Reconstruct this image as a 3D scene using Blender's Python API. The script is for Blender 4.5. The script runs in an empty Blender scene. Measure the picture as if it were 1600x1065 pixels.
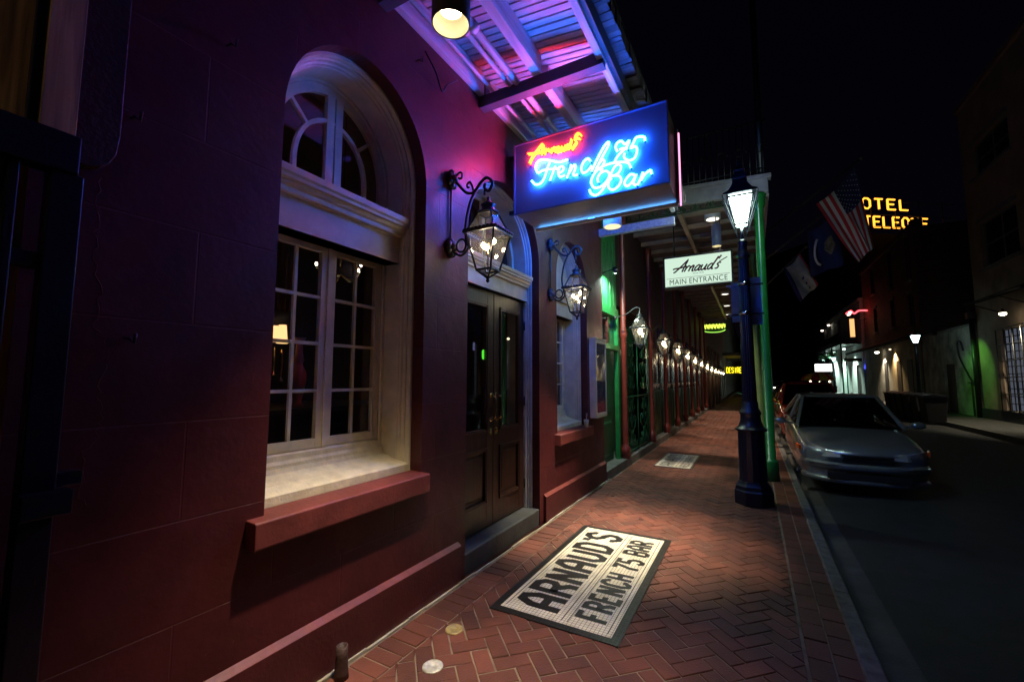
import bpy, bmesh, math, random
from mathutils import Vector, Matrix
random.seed(7)
PI=math.pi; R=math.radians
SC=bpy.context.scene; COL=SC.collection
# ---------------------------------------------------------------- materials
_MC={}
def memo(fn):
    def g(name,*a,**k):
        if name not in _MC: _MC[name]=fn(name,*a,**k)
        return _MC[name]
    return g
def newmat(name):
    m=bpy.data.materials.new(name); m.use_nodes=True; m.node_tree.nodes.clear(); return m,m.node_tree.nodes,m.node_tree.links
def mat(name,col,rough=.5,metal=0,spec=.5,var=.25,scale=6,bump=.15,bscale=60,island=0,coat=0,dist=.004):
    m,N,L=newmat(name)
    out=N.new('ShaderNodeOutputMaterial'); b=N.new('ShaderNodeBsdfPrincipled'); L.new(b.outputs[0],out.inputs[0])
    b.inputs['Roughness'].default_value=rough; b.inputs['Metallic'].default_value=metal
    b.inputs['Specular IOR Level'].default_value=spec; b.inputs['Coat Weight'].default_value=coat
    tc=N.new('ShaderNodeTexCoord'); n=N.new('ShaderNodeTexNoise'); n.inputs['Scale'].default_value=scale; n.inputs['Detail'].default_value=6
    L.new(tc.outputs['Object'],n.inputs['Vector'])
    mr=N.new('ShaderNodeMapRange'); mr.inputs[1].default_value=.3; mr.inputs[2].default_value=.7
    mr.inputs[3].default_value=1-var; mr.inputs[4].default_value=1+var*.6; L.new(n.outputs[0],mr.inputs[0])
    fac=mr.outputs[0]
    if island:
        g=N.new('ShaderNodeNewGeometry'); m2=N.new('ShaderNodeMapRange'); m2.inputs[3].default_value=1-island; m2.inputs[4].default_value=1+island
        L.new(g.outputs['Random Per Island'],m2.inputs[0]); mm=N.new('ShaderNodeMath'); mm.operation='MULTIPLY'; L.new(fac,mm.inputs[0]); L.new(m2.outputs[0],mm.inputs[1]); fac=mm.outputs[0]
    vm=N.new('ShaderNodeVectorMath'); vm.operation='SCALE'; vm.inputs[0].default_value=col[:3]; L.new(fac,vm.inputs['Scale']); L.new(vm.outputs[0],b.inputs['Base Color'])
    if bump:
        n2=N.new('ShaderNodeTexNoise'); n2.inputs['Scale'].default_value=bscale; n2.inputs['Detail'].default_value=5; L.new(tc.outputs['Object'],n2.inputs['Vector'])
        bp=N.new('ShaderNodeBump'); bp.inputs['Strength'].default_value=bump*3 if bump<.34 else 1; bp.inputs['Distance'].default_value=dist; L.new(n2.outputs[0],bp.inputs['Height']); L.new(bp.outputs[0],b.inputs['Normal'])
    return m
def emis(name,col,s):
    m,N,L=newmat(name); out=N.new('ShaderNodeOutputMaterial'); e=N.new('ShaderNodeEmission')
    e.inputs[0].default_value=(*col,1); e.inputs[1].default_value=s; L.new(e.outputs[0],out.inputs[0]); return m
def glassmat(name,tint=(1,1,1),refl=1.0,rough=.02,dirt=0,ior=1.5):
    m,N,L=newmat(name); out=N.new('ShaderNodeOutputMaterial'); mx=N.new('ShaderNodeMixShader'); t=N.new('ShaderNodeBsdfTransparent'); g=N.new('ShaderNodeBsdfGlossy')
    lw=N.new('ShaderNodeLayerWeight'); lw.inputs[0].default_value=.5; pw=N.new('ShaderNodeMath'); pw.operation='POWER'; pw.inputs[1].default_value=5; f=N.new('ShaderNodeMath'); f.operation='MULTIPLY_ADD'; f.inputs[1].default_value=.94; f.inputs[2].default_value=.05; L.new(lw.outputs['Facing'],pw.inputs[0]); L.new(pw.outputs[0],f.inputs[0]); t.inputs[0].default_value=(*tint,1); g.inputs['Roughness'].default_value=rough
    g.inputs[0].default_value=(refl,refl,refl,1)
    L.new(f.outputs[0],mx.inputs[0]); L.new(t.outputs[0],mx.inputs[1]); L.new(g.outputs[0],mx.inputs[2])
    if dirt:
        d=N.new('ShaderNodeBsdfDiffuse'); d.inputs[0].default_value=(.8,.78,.7,1); m3=N.new('ShaderNodeMixShader'); m3.inputs[0].default_value=dirt
        tr=N.new('ShaderNodeBsdfTranslucent'); tr.inputs[0].default_value=(.9,.85,.7,1); m4=N.new('ShaderNodeMixShader'); m4.inputs[0].default_value=.6
        L.new(d.outputs[0],m4.inputs[1]); L.new(tr.outputs[0],m4.inputs[2])
        L.new(mx.outputs[0],m3.inputs[1]); L.new(m4.outputs[0],m3.inputs[2]); L.new(m3.outputs[0],out.inputs[0])
    else: L.new(mx.outputs[0],out.inputs[0])
    return m
def brickmat(name,col,mort,sy,sz,off=(0,0),msize=.01,rough=.45,plane='yz',bumpd=.004,var=.3,frac=.5,spec=.5,flat=True,nscale=3,chips=0):
    """painted masonry: courses sy x sz metres scored in the surface"""
    m,N,L=newmat(name); out=N.new('ShaderNodeOutputMaterial'); b=N.new('ShaderNodeBsdfPrincipled'); L.new(b.outputs[0],out.inputs[0])
    b.inputs['Roughness'].default_value=rough; b.inputs['Specular IOR Level'].default_value=spec
    tc=N.new('ShaderNodeTexCoord'); sp=N.new('ShaderNodeSeparateXYZ'); L.new(tc.outputs['Object'],sp.inputs[0]); cb=N.new('ShaderNodeCombineXYZ')
    idx={'x':0,'y':1,'z':2}; L.new(sp.outputs[idx[plane[0]]],cb.inputs[0]); L.new(sp.outputs[idx[plane[1]]],cb.inputs[1])
    ad=N.new('ShaderNodeVectorMath'); ad.operation='ADD'; ad.inputs[1].default_value=(off[0],off[1],0); L.new(cb.outputs[0],ad.inputs[0])
    # slight waviness of the joints
    br=N.new('ShaderNodeTexBrick'); br.inputs['Scale'].default_value=1; br.inputs['Brick Width'].default_value=sy; br.inputs['Row Height'].default_value=sz
    br.inputs['Mortar Size'].default_value=msize; br.inputs['Mortar Smooth'].default_value=.3; br.offset=frac
    br.inputs['Color1'].default_value=(*col,1); c2=col if flat else tuple(c*.62 for c in col); br.inputs['Color2'].default_value=(*c2,1); br.inputs['Mortar'].default_value=(*mort,1)
    L.new(ad.outputs[0],br.inputs['Vector'])
    n=N.new('ShaderNodeTexNoise'); n.inputs['Scale'].default_value=nscale; n.inputs['Detail'].default_value=8; n.inputs['Roughness'].default_value=.65; L.new(tc.outputs['Object'],n.inputs['Vector'])
    mr=N.new('ShaderNodeMapRange'); mr.inputs[1].default_value=.3; mr.inputs[2].default_value=.7; mr.inputs[3].default_value=1-var; mr.inputs[4].default_value=1+var*.5; L.new(n.outputs[0],mr.inputs[0])
    vm=N.new('ShaderNodeVectorMath'); vm.operation='SCALE'; L.new(br.outputs[0],vm.inputs[0]); L.new(mr.outputs[0],vm.inputs['Scale']); L.new(vm.outputs[0],b.inputs['Base Color'])
    if chips:   # flaked paint and pale scrapes with shapes of their own
        c1=N.new('ShaderNodeTexNoise'); c1.inputs['Scale'].default_value=26; c1.inputs['Detail'].default_value=9; c1.inputs['Roughness'].default_value=.7; c1.inputs['Distortion'].default_value=1.5; L.new(tc.outputs['Object'],c1.inputs['Vector'])
        c2=N.new('ShaderNodeTexNoise'); c2.inputs['Scale'].default_value=1.3; L.new(tc.outputs['Object'],c2.inputs['Vector'])
        am=N.new('ShaderNodeMath'); am.operation='MULTIPLY_ADD'; am.inputs[1].default_value=.35; L.new(c2.outputs[0],am.inputs[0]); L.new(c1.outputs[0],am.inputs[2])
        m3=N.new('ShaderNodeMapRange'); m3.inputs[1].default_value=.885; m3.inputs[2].default_value=.91; m3.inputs[3].default_value=0; m3.inputs[4].default_value=chips; L.new(am.outputs[0],m3.inputs[0])
        mx=N.new('ShaderNodeMix'); mx.data_type='RGBA'; mx.inputs['B'].default_value=(.20,.13,.11,1); L.new(m3.outputs[0],mx.inputs['Factor']); L.new(vm.outputs[0],mx.inputs['A']); L.new(mx.outputs['Result'],b.inputs['Base Color'])
    n2=N.new('ShaderNodeTexNoise'); n2.inputs['Scale'].default_value=45; n2.inputs['Detail'].default_value=6; L.new(tc.outputs['Object'],n2.inputs['Vector'])
    n3=N.new('ShaderNodeTexNoise'); n3.inputs['Scale'].default_value=4; n3.inputs['Detail'].default_value=3; L.new(tc.outputs['Object'],n3.inputs['Vector'])
    b1=N.new('ShaderNodeBump'); b1.invert=True; b1.inputs['Distance'].default_value=bumpd; b1.inputs['Strength'].default_value=1; L.new(br.outputs['Fac'],b1.inputs['Height'])
    b2=N.new('ShaderNodeBump'); b2.inputs['Distance'].default_value=.003; b2.inputs['Strength'].default_value=.5; L.new(n2.outputs[0],b2.inputs['Height']); L.new(b1.outputs[0],b2.inputs['Normal'])
    b3=N.new('ShaderNodeBump'); b3.inputs['Distance'].default_value=.02; b3.inputs['Strength'].default_value=.5; L.new(n3.outputs[0],b3.inputs['Height']); L.new(b2.outputs[0],b3.inputs['Normal'])
    L.new(b3.outputs[0],b.inputs['Normal']); 
    mr2=N.new('ShaderNodeMapRange'); mr2.inputs[3].default_value=rough*.75; mr2.inputs[4].default_value=min(1,rough*1.4); L.new(n3.outputs[0],mr2.inputs[0]); L.new(mr2.outputs[0],b.inputs['Roughness'])
    return m
def woodmat(name,col,axis='z',rough=.4,var=.45,coat=0):
    m,N,L=newmat(name); out=N.new('ShaderNodeOutputMaterial'); b=N.new('ShaderNodeBsdfPrincipled'); L.new(b.outputs[0],out.inputs[0])
    b.inputs['Roughness'].default_value=rough; b.inputs['Coat Weight'].default_value=coat; b.inputs['Coat Roughness'].default_value=.2
    tc=N.new('ShaderNodeTexCoord'); mp=N.new('ShaderNodeMapping'); s=[28,28,28]; s['xyz'.index(axis)]=1.6; mp.inputs['Scale'].default_value=s; L.new(tc.outputs['Object'],mp.inputs[0])
    n=N.new('ShaderNodeTexNoise'); n.inputs['Scale'].default_value=1; n.inputs['Detail'].default_value=7; n.inputs['Distortion'].default_value=.6; L.new(mp.outputs[0],n.inputs['Vector'])
    mr=N.new('ShaderNodeMapRange'); mr.inputs[1].default_value=.3; mr.inputs[2].default_value=.7; mr.inputs[3].default_value=1-var; mr.inputs[4].default_value=1+var; L.new(n.outputs[0],mr.inputs[0])
    vm=N.new('ShaderNodeVectorMath'); vm.operation='SCALE'; vm.inputs[0].default_value=col; L.new(mr.outputs[0],vm.inputs['Scale']); L.new(vm.outputs[0],b.inputs['Base Color'])
    bp=N.new('ShaderNodeBump'); bp.inputs['Distance'].default_value=.004; bp.inputs['Strength'].default_value=.6; L.new(n.outputs[0],bp.inputs['Height']); L.new(bp.outputs[0],b.inputs['Normal'])
    return m
mat=memo(mat); emis=memo(emis); glassmat=memo(glassmat); brickmat=memo(brickmat); woodmat=memo(woodmat)
M={}
M['redwall']=brickmat('red_masonry_paint',(.082,.0125,.0145),(.095,.017,.019),.82,.41,(.30,-.19),.004,rough=.46,bumpd=.004,var=.35,chips=.5,spec=.4)
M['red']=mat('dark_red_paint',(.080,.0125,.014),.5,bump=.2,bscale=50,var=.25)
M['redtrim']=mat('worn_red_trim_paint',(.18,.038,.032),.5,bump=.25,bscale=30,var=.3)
M['white']=mat('cream_gloss_paint',(.68,.61,.43),.4,bump=.12,bscale=25,var=.15,scale=9)
M['whiteworn']=mat('worn_cream_wood',(.74,.66,.46),.55,bump=.25,bscale=60,var=.18,scale=14)
M['ceil']=woodmat('white_painted_boards',(.62,.6,.62),'x',.55,.3)
M['ceiljoist']=woodmat('white_painted_joists',(.6,.58,.6),'y',.5,.25)
M['darkbeam']=mat('dark_painted_beam',(.09,.07,.09),.55,bump=.2)
M['iron']=mat('black_iron',(.012,.012,.014),.42,metal=.0,spec=.6,bump=.15,bscale=80)
M['postblue']=mat('blue_black_iron',(.007,.008,.018),.35,spec=.5,bump=.15,bscale=60)
M['bronze']=mat('dark_bronze_metal',(.28,.21,.14),.4,bump=.1)
M['lampwhite']=mat('white_lamp_enamel',(.75,.74,.72),.35,bump=.05)
M['cylinder']=mat('grey_brown_lamp_housing',(.13,.11,.11),.45,bump=.06)
M['wood']=woodmat('varnished_mahogany',(.036,.013,.007),'z',.42,.5,coat=.1)
M['oldwood']=woodmat('weathered_pine_boards',(.36,.21,.10),'z',.7,.85)
M['stone']=mat('dark_slate_step',(.055,.062,.066),.6,bump=.3,bscale=35,var=.4)
M['curb']=mat('granite_kerb',(.11,.11,.10),.7,bump=.33,bscale=40,var=.5,scale=12)
M['asphalt']=mat('asphalt',(.017,.018,.021),.66,bump=.33,bscale=140,var=.5,scale=5,dist=.01)
M['concrete']=mat('gutter_concrete',(.055,.053,.048),.75,bump=.33,bscale=70,var=.5,scale=4)
M['mortar']=mat('brick_mortar',(.22,.165,.115),.85,bump=.33,bscale=120,var=.45,scale=7)
M['plinthgrey']=mat('grey_plinth_paint',(.12,.12,.11),.6,bump=.3,var=.4)
M['green']=mat('green_gloss_paint',(.02,.20,.05),.3,bump=.15,bscale=30,var=.25)
M['greendark']=mat('dark_green_paint',(.010,.06,.022),.4,bump=.2,bscale=30,var=.3)
M['greenpost']=mat('bright_green_post_paint',(.015,.18,.035),.25,bump=.1,bscale=20,var=.2)
M['redcol']=mat('red_column_paint',(.20,.03,.02),.35,bump=.1,var=.2)
M['brass']=mat('polished_brass',(.7,.5,.22),.25,metal=1,bump=.05)
M['glass']=glassmat('window_glass'); M['lampglass']=glassmat('lantern_glass',dirt=.05,rough=.04); M['darkglass']=glassmat('car_glass',(.12,.13,.14))
M['bulb']=emis('gas_mantle_glow',(1,.80,.50),75)
M['smallbulb']=emis('warm_mantle_glow',(1,.80,.50),60)
M['plaster']=mat('pale_plaster',(.48,.45,.36),.8,bump=.3,bscale=15,var=.6,scale=1.6)
M['chrome']=mat('chrome',(.6,.6,.6),.15,metal=1,bump=0)
M['rubber']=mat('tyre_rubber',(.015,.015,.015),.8,bump=.1)
M['black']=mat('matt_black',(.01,.01,.012),.7,bump=0)
# ---------------------------------------------------------------- mesh builder
class MB:
    def __init__(s): s.v=[]; s.f=[]; s.m=[]; s.mi=0; s.sm=[]
    def add(s,vs,fs,smooth=False):
        o=len(s.v); s.v+= [tuple(v) for v in vs]
        for f in fs: s.f.append([o+i for i in f]); s.m.append(s.mi); s.sm.append(smooth)
        return s
    def box(s,x0,x1,y0,y1,z0,z1,M4=None):
        vs=[(x,y,z) for z in(z0,z1) for y in(y0,y1) for x in(x0,x1)]
        if M4 is not None: vs=[M4@Vector(v) for v in vs]
        return s.add(vs,[(0,2,3,1),(4,5,7,6),(0,1,5,4),(2,6,7,3),(0,4,6,2),(1,3,7,5)])
    def bar(s,a,b,w,h=None,up=(0,0,1)):
        h=w if h is None else h; a=Vector(a);b=Vector(b);d=(b-a).normalized();up=Vector(up)
        if abs(d.dot(up))>.98: up=Vector((1,0,0))
        x=d.cross(up).normalized();y=x.cross(d)
        vs=[p+x*(sx*w/2)+y*(sy*h/2) for p in(a,b) for sx,sy in((-1,-1),(1,-1),(1,1),(-1,1))]
        return s.add(vs,[(3,2,1,0),(4,5,6,7),(0,1,5,4),(1,2,6,5),(2,3,7,6),(3,0,4,7)])
    def prism(s,pts,axis,a,b):
        """2D outline pts extruded along axis a->b. axis 'x': pts=(y,z); 'y': (x,z); 'z': (x,y)"""
        n=len(pts)
        def P(p,t): return {'x':(t,p[0],p[1]),'y':(p[0],t,p[1]),'z':(p[0],p[1],t)}[axis]
        vs=[P(p,a) for p in pts]+[P(p,b) for p in pts]
        fs=[list(range(n))[::-1],[n+i for i in range(n)]]+[(i,(i+1)%n,n+(i+1)%n,n+i) for i in range(n)]
        return s.add(vs,fs)
    def tube(s,pts,r,n=8,rs=None,closed=False,caps=True):
        pts=[Vector(p) for p in pts]; k=len(pts); rings=[]; u=None
        for i,p in enumerate(pts):
            if closed: d=(pts[(i+1)%k]-pts[i-1])
            else: d=pts[min(i+1,k-1)]-pts[max(i-1,0)]
            if d.length<1e-9: d=Vector((0,0,1))
            d.normalize()
            if u is None:
                u=Vector((0,0,1)) if abs(d.z)<.9 else Vector((1,0,0))
            u=(u-d*u.dot(d)); 
            if u.length<1e-6: u=d.orthogonal()
            u.normalize(); w=d.cross(u); rr=rs[i] if rs else r
            rings.append([p+(u*math.cos(2*PI*j/n)+w*math.sin(2*PI*j/n))*rr for j in range(n)])
        vs=[v for ring in rings for v in ring]; fs=[]
        for i in range(k if closed else k-1):
            a=i*n;b=((i+1)%k)*n
            for j in range(n): fs.append((a+j,a+(j+1)%n,b+(j+1)%n,b+j))
        if caps and not closed: fs+= [tuple(range(n))[::-1],tuple((k-1)*n+j for j in range(n))]
        return s.add(vs,fs,True)
    def lathe(s,prof,cx,cy,n=24,cz=0,axis='z',smooth=True,rot=0,caps=True):
        vs=[];k=len(prof)
        for r,z in prof:
            for j in range(n):
                a=2*PI*j/n+rot;c,sn=r*math.cos(a),r*math.sin(a)
                if axis=='z': vs.append((cx+c,cy+sn,cz+z))
                elif axis=='x': vs.append((cx+z,cy+c,cz+sn))
                else: vs.append((cx+c,cy+z,cz+sn))
        fs=[(i*n+j,i*n+(j+1)%n,(i+1)*n+(j+1)%n,(i+1)*n+j) for i in range(k-1) for j in range(n)]
        if caps and prof[0][0]>1e-5: fs.append(tuple(range(n))[::-1])
        if caps and prof[-1][0]>1e-5: fs.append(tuple((k-1)*n+j for j in range(n)))
        return s.add(vs,fs,smooth)
    def sphere(s,c,r,n=10,sq=(1,1,1)):
        prof=[(max(1e-6,math.sin(PI*i/n)),-math.cos(PI*i/n)) for i in range(n+1)]
        o=len(s.v); s.lathe([(a,b) for a,b in prof],0,0,n+4)
        for i in range(o,len(s.v)): v=s.v[i]; s.v[i]=(c[0]+v[0]*r*sq[0],c[1]+v[1]*r*sq[1],c[2]+v[2]*r*sq[2])
        return s
    def ribbon(s,pts,w,thick,frame,closed=False):
        """flat ribbon along 2D pts with mitred corners; frame(u,v,t)->3D"""
        n=len(pts); L=[];Rr=[]
        for i,p in enumerate(pts):
            p0=pts[(i-1)%n] if (closed or i>0) else None; p1=pts[(i+1)%n] if (closed or i<n-1) else None
            def dr(a,b):
                x,y=b[0]-a[0],b[1]-a[1]; l=math.hypot(x,y) or 1; return (x/l,y/l)
            if p0 is None: d=dr(p,p1);nx,ny=-d[1],d[0];k=1
            elif p1 is None: d=dr(p0,p);nx,ny=-d[1],d[0];k=1
            else:
                a=dr(p0,p);b=dr(p,p1); nx,ny=-(a[1]+b[1]),a[0]+b[0]; l=math.hypot(nx,ny) or 1; nx/=l;ny/=l; k=min(1/max(.35,(nx*-a[1]+ny*a[0])),2.2)
            L.append((p[0]+nx*w/2*k,p[1]+ny*w/2*k));Rr.append((p[0]-nx*w/2*k,p[1]-ny*w/2*k))
        vs=[]
        for t in(0,thick): vs+= [frame(*q,t) for q in L]+[frame(*q,t) for q in Rr]
        fs=[]
        m=2*n
        for i in range(n if closed else n-1):
            j=(i+1)%n
            fs.append((m+i,m+j,m+n+j,m+n+i))
            fs.append((i,j,m+j,m+i)); fs.append((n+j,n+i,m+n+i,m+n+j))
        if not closed: fs.append((0,m,m+n,n)); fs.append((n-1,2*n-1,m+2*n-1,m+n-1))
        return s.add(vs,fs)
    def build(s,name,mats,parent=None,recalc=True,bevel=0,loc=None):
        me=bpy.data.meshes.new(name); me.from_pydata([tuple(v) for v in s.v],[],s.f)
        if not isinstance(mats,(list,tuple)): mats=[mats]
        for m in mats: me.materials.append(m if not isinstance(m,str) else M[m])
        for p,mi,sm in zip(me.polygons,s.m,s.sm): p.material_index=mi; p.use_smooth=sm
        if recalc:
            bm=bmesh.new(); bm.from_mesh(me); bmesh.ops.recalc_face_normals(bm,faces=bm.faces); bm.to_mesh(me); bm.free()
        o=bpy.data.objects.new(name,me); COL.objects.link(o)
        if parent is not None:
            o.parent=parent
            # parents sit at their own location, geometry is given in world space
            o.matrix_parent_inverse=Matrix.Identity(4); o.location=-wloc(parent)
        if bevel:
            b=o.modifiers.new('bevel','BEVEL'); b.width=bevel; b.segments=2; b.limit_method='ANGLE'; b.angle_limit=R(40)
        return o
def wloc(o):
    l=Vector(o.location)
    while o.parent: o=o.parent; l=l+Vector(o.location)
    return l
def tag(o,label,cat,group=None):
    o['label']=label;o['category']=cat
    if group:o['group']=group
    return o
def thing(name,label,cat,loc=(0,0,0),group=None):
    o=bpy.data.objects.new(name,None); COL.objects.link(o); o.location=loc; o.empty_display_size=.2
    return tag(o,label,cat,group)
def struct(o): o['kind']='structure'; return o
def copytree(o,delta,label=None,parent=None):
    c=o.copy(); COL.objects.link(c)
    if parent is None:
        c.location=Vector(o.location)+Vector(delta)
        if label: c['label']=label
    else: c.parent=parent
    for ch in list(o.children): copytree(ch,None,None,c)
    return c
def lamp(kind,name,loc,power,col,parent,**k):
    d=bpy.data.lights.new(name,kind); d.energy=power; d.color=col
    for a,b in k.items(): setattr(d,a,b)
    o=bpy.data.objects.new(name,d); COL.objects.link(o)
    if parent is not None: o.parent=parent; o.location=Vector(loc)-wloc(parent)
    else: o.location=loc
    return o
def cr(pts,n=6,closed=False):
    """Catmull-Rom through 2D/3D points"""
    P=[Vector(p) for p in pts]; k=len(P)
    if k<3: return [tuple(p) for p in P]
    out=[]
    for i in range(k-1):
        p0=P[max(i-1,0)];p1=P[i];p2=P[i+1];p3=P[min(i+2,k-1)]
        for j in range(n):
            t=j/n; out.append(.5*((2*p1)+(p2-p0)*t+(2*p0-5*p1+4*p2-p3)*t*t+(3*p1-p0-3*p2+p3)*t**3))
    out.append(P[-1]); return [tuple(p) for p in out]
def spiral(cx,cy,r0,r1,a0,a1,n=18):
    return [(cx+(r0+(r1-r0)*i/n)*math.cos(a0+(a1-a0)*i/n),cy+(r0+(r1-r0)*i/n)*math.sin(a0+(a1-a0)*i/n)) for i in range(n+1)]
def arcpath(yc,hw,spring,rise,zb,inset=0,n=28):
    """inverted-U outline (y,z): up the near jamb, over the arch, down the far jamb"""
    h=hw-inset; r=rise-inset
    return [(yc-h,zb)]+[(yc-h*math.cos(PI*i/n),spring+r*math.sin(PI*i/n)) for i in range(n+1)]+[(yc+h,zb)]
def sweep(mb,prof,yc,hw,spring,rise,zb,n=28,smooth=False):
    """prof: list of (x,inset) swept round the arch"""
    rings=[[(x,y,z) for y,z in arcpath(yc,hw,spring,rise,zb,ins,n)] for x,ins in prof]
    k=len(rings[0]); vs=[v for r_ in rings for v in r_]
    fs=[(a*k+i,a*k+i+1,(a+1)*k+i+1,(a+1)*k+i) for a in range(len(prof)-1) for i in range(k-1)]
    mb.add(vs,fs,smooth)
X0=-2.1
# ================================================================ GROUND
def clip(poly,x0,x1,y0,y1):
    def cl(P,f,inter):
        o=[]
        for i in range(len(P)):
            a,b=P[i],P[(i+1)%len(P)]; fa,fb=f(a),f(b)
            if fa: o.append(a)
            if fa!=fb: o.append(inter(a,b))
        return o
    def ix(v): return lambda a,b:(v,a[1]+(b[1]-a[1])*(v-a[0])/(b[0]-a[0]))
    def iy(v): return lambda a,b:(a[0]+(b[0]-a[0])*(v-a[1])/(b[1]-a[1]),v)
    for f,g in((lambda p:p[0]>=x0,ix(x0)),(lambda p:p[0]<=x1,ix(x1)),(lambda p:p[1]>=y0,iy(y0)),(lambda p:p[1]<=y1,iy(y1))):
        if len(poly)<3: return []
        poly=cl(poly,f,g)
    return poly
def area(P): return .5*sum(P[i][0]*P[(i+1)%len(P)][1]-P[(i+1)%len(P)][0]*P[i][1] for i in range(len(P)))
def inset(P,d):
    """inset a convex ccw polygon by d"""
    n=len(P);E=[]
    for i in range(n):
        a,b=P[i],P[(i+1)%n]; x,y=b[0]-a[0],b[1]-a[1]; l=math.hypot(x,y)
        if l<1e-4: continue
        E.append((a[0]-y/l*d,a[1]+x/l*d,x/l,y/l))
    o=[];m=len(E)
    for i in range(m):
        x1,y1,a1,b1=E[i-1];x2,y2,a2,b2=E[i]; det=a1*b2-b1*a2
        if abs(det)<1e-3: o.append((x2,y2)); continue
        t=((x2-x1)*b2-(y2-y1)*a2)/det; o.append((x1+a1*t,y1+b1*t))
    return o
def addbrick(mb,P,z=0,gap=.0045,bev=.003):
    if len(P)<3: return
    if area(P)<0: P=P[::-1]
    if area(P)<.0012: return
    A=inset(P,gap+random.uniform(-.001,.001)); B=inset(A,bev)
    if len(A)<3 or len(A)!=len(B) or area(A)<.0006 or area(B)<.0003: return
    n=len(A); zt=z+random.uniform(-.0022,.0022); tx,ty=random.uniform(-.02,.02),random.uniform(-.02,.02)
    cx=sum(p[0] for p in A)/n; cy=sum(p[1] for p in A)/n
    vs=[(p[0],p[1],z-.012) for p in A]+[(p[0],p[1],zt-.0035+tx*(p[0]-cx)+ty*(p[1]-cy)) for p in A]+[(p[0],p[1],zt+tx*(p[0]-cx)+ty*(p[1]-cy)) for p in B]
    fs=[tuple(2*n+i for i in range(n))]
    for a in(0,n): fs+=[(a+i,a+(i+1)%n,a+n+(i+1)%n,a+n+i) for i in range(n)]
    mb.add(vs,fs)
def herring(mb,x0,x1,y0,y1,W=.106):
    c=math.sqrt(.5); ox,oy=-1.0,2.0
    N=int((y1-y0)/W*1.2)+40
    def loc(a,b): return (ox+(a-b)*c*W, oy+(a+b)*c*W)
    for i in range(-N,N):
        for j in range(-N//2,N//2):
            a,b=i,i+4*j
            q=loc(a+1,b+1)
            if q[0]<x0-.5 or q[0]>x1+.5 or q[1]<y0-.5 or q[1]>y1+.5: continue
            for (w,h,da,db) in((2,1,0,0),(1,2,0,1)):
                P=[loc(a+da,b+db),loc(a+da+w,b+db),loc(a+da+w,b+db+h),loc(a+da,b+db+h)]
                P=clip(P,x0,x1,y0,y1); addbrick(mb,P)
M['brick']=mat('clay_paving_brick',(.124,.037,.022),.62,bump=.33,bscale=90,var=.5,scale=2.2,island=.26,spec=.45)
sw=MB(); sw.mi=1
sw.add([(-2.06,-2,-.006),(.475,-2,-.006),(.475,75,-.006),(-2.06,75,-.006)],[(0,1,2,3)])
sw.mi=0
y=.2
while y<26: addbrick(sw,[(-2.045,y),(-1.825,y),(-1.825,y+.105),(-2.045,y+.105)]); y+=.105
herring(sw,-1.825,.195,.3,24)
y=.2
while y<24:
    for k in range(2): addbrick(sw,[(.205+k*.13,y+k*.1),(.335+k*.13,y+k*.1),(.335+k*.13,y+.21+k*.1),(.205+k*.13,y+.21+k*.1)])
    y+=.21
y=24.2
while y<74:    # far bricks: plain courses, too far to tell the bond
    x=-1.8
    while x<.4: addbrick(sw,[(x,y),(x+.42,y),(x+.42,y+.42),(x,y+.42)]); x+=.42
    y+=.42
struct(sw.build('sidewalk',['brick','mortar']))
mb=MB(); mb.add([(-80,-60,-.32),(80,-60,-.32),(80,220,-.32),(-80,220,-.32)],[(0,1,2,3)]); struct(mb.build('ground','asphalt'))
mb=MB()
NX,NY=30,120
vs=[];fs=[]
for i in range(NX+1):
    for j in range(NY+1):
        x=.80+(6.05-.80)*i/NX; yy=-4+110*(j/NY)**1.6; t=i/NX; vs.append((x,yy,-.125+.10*math.sin(PI*t)))
for i in range(NX):
    for j in range(NY): a=i*(NY+1)+j; fs.append((a,a+NY+1,a+NY+2,a+1))
mb.add(vs,fs,True); struct(mb.build('road','asphalt'))
g=MB()
g.add([(.565,-4,-.142),(.80,-4,-.121),(.80,110,-.121),(.565,110,-.142)],[(0,1,2,3)]); g.add([(6.05,-4,-.121),(6.25,-4,-.142),(6.25,110,-.142),(6.05,110,-.121)],[(0,1,2,3)]); struct(g.build('gutter','concrete'))
# kerb stones
k=MB(); y=-1.0
while y<70:
    L=random.uniform(1.3,1.9); k.prism([(.475,-.2),(.572,-.2),(.570,-.012),(.558,.002),(.480,.003),(.475,0)],'y',y+.006,y+L-.006); y+=L
struct(k.build('kerb','curb'))
k=MB(); y=-1.0
while y<90:
    L=random.uniform(1.3,1.9); k.box(6.25,6.38,y+.006,y+L-.006,-.2,.02); y+=L
struct(k.build('far_kerb','curb'))
k=MB(); k.add([(6.38,-4,.012),(8.45,-4,.012),(8.45,90,.012),(6.38,90,.012)],[(0,1,2,3)]); struct(k.build('far_sidewalk','concrete'))

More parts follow.
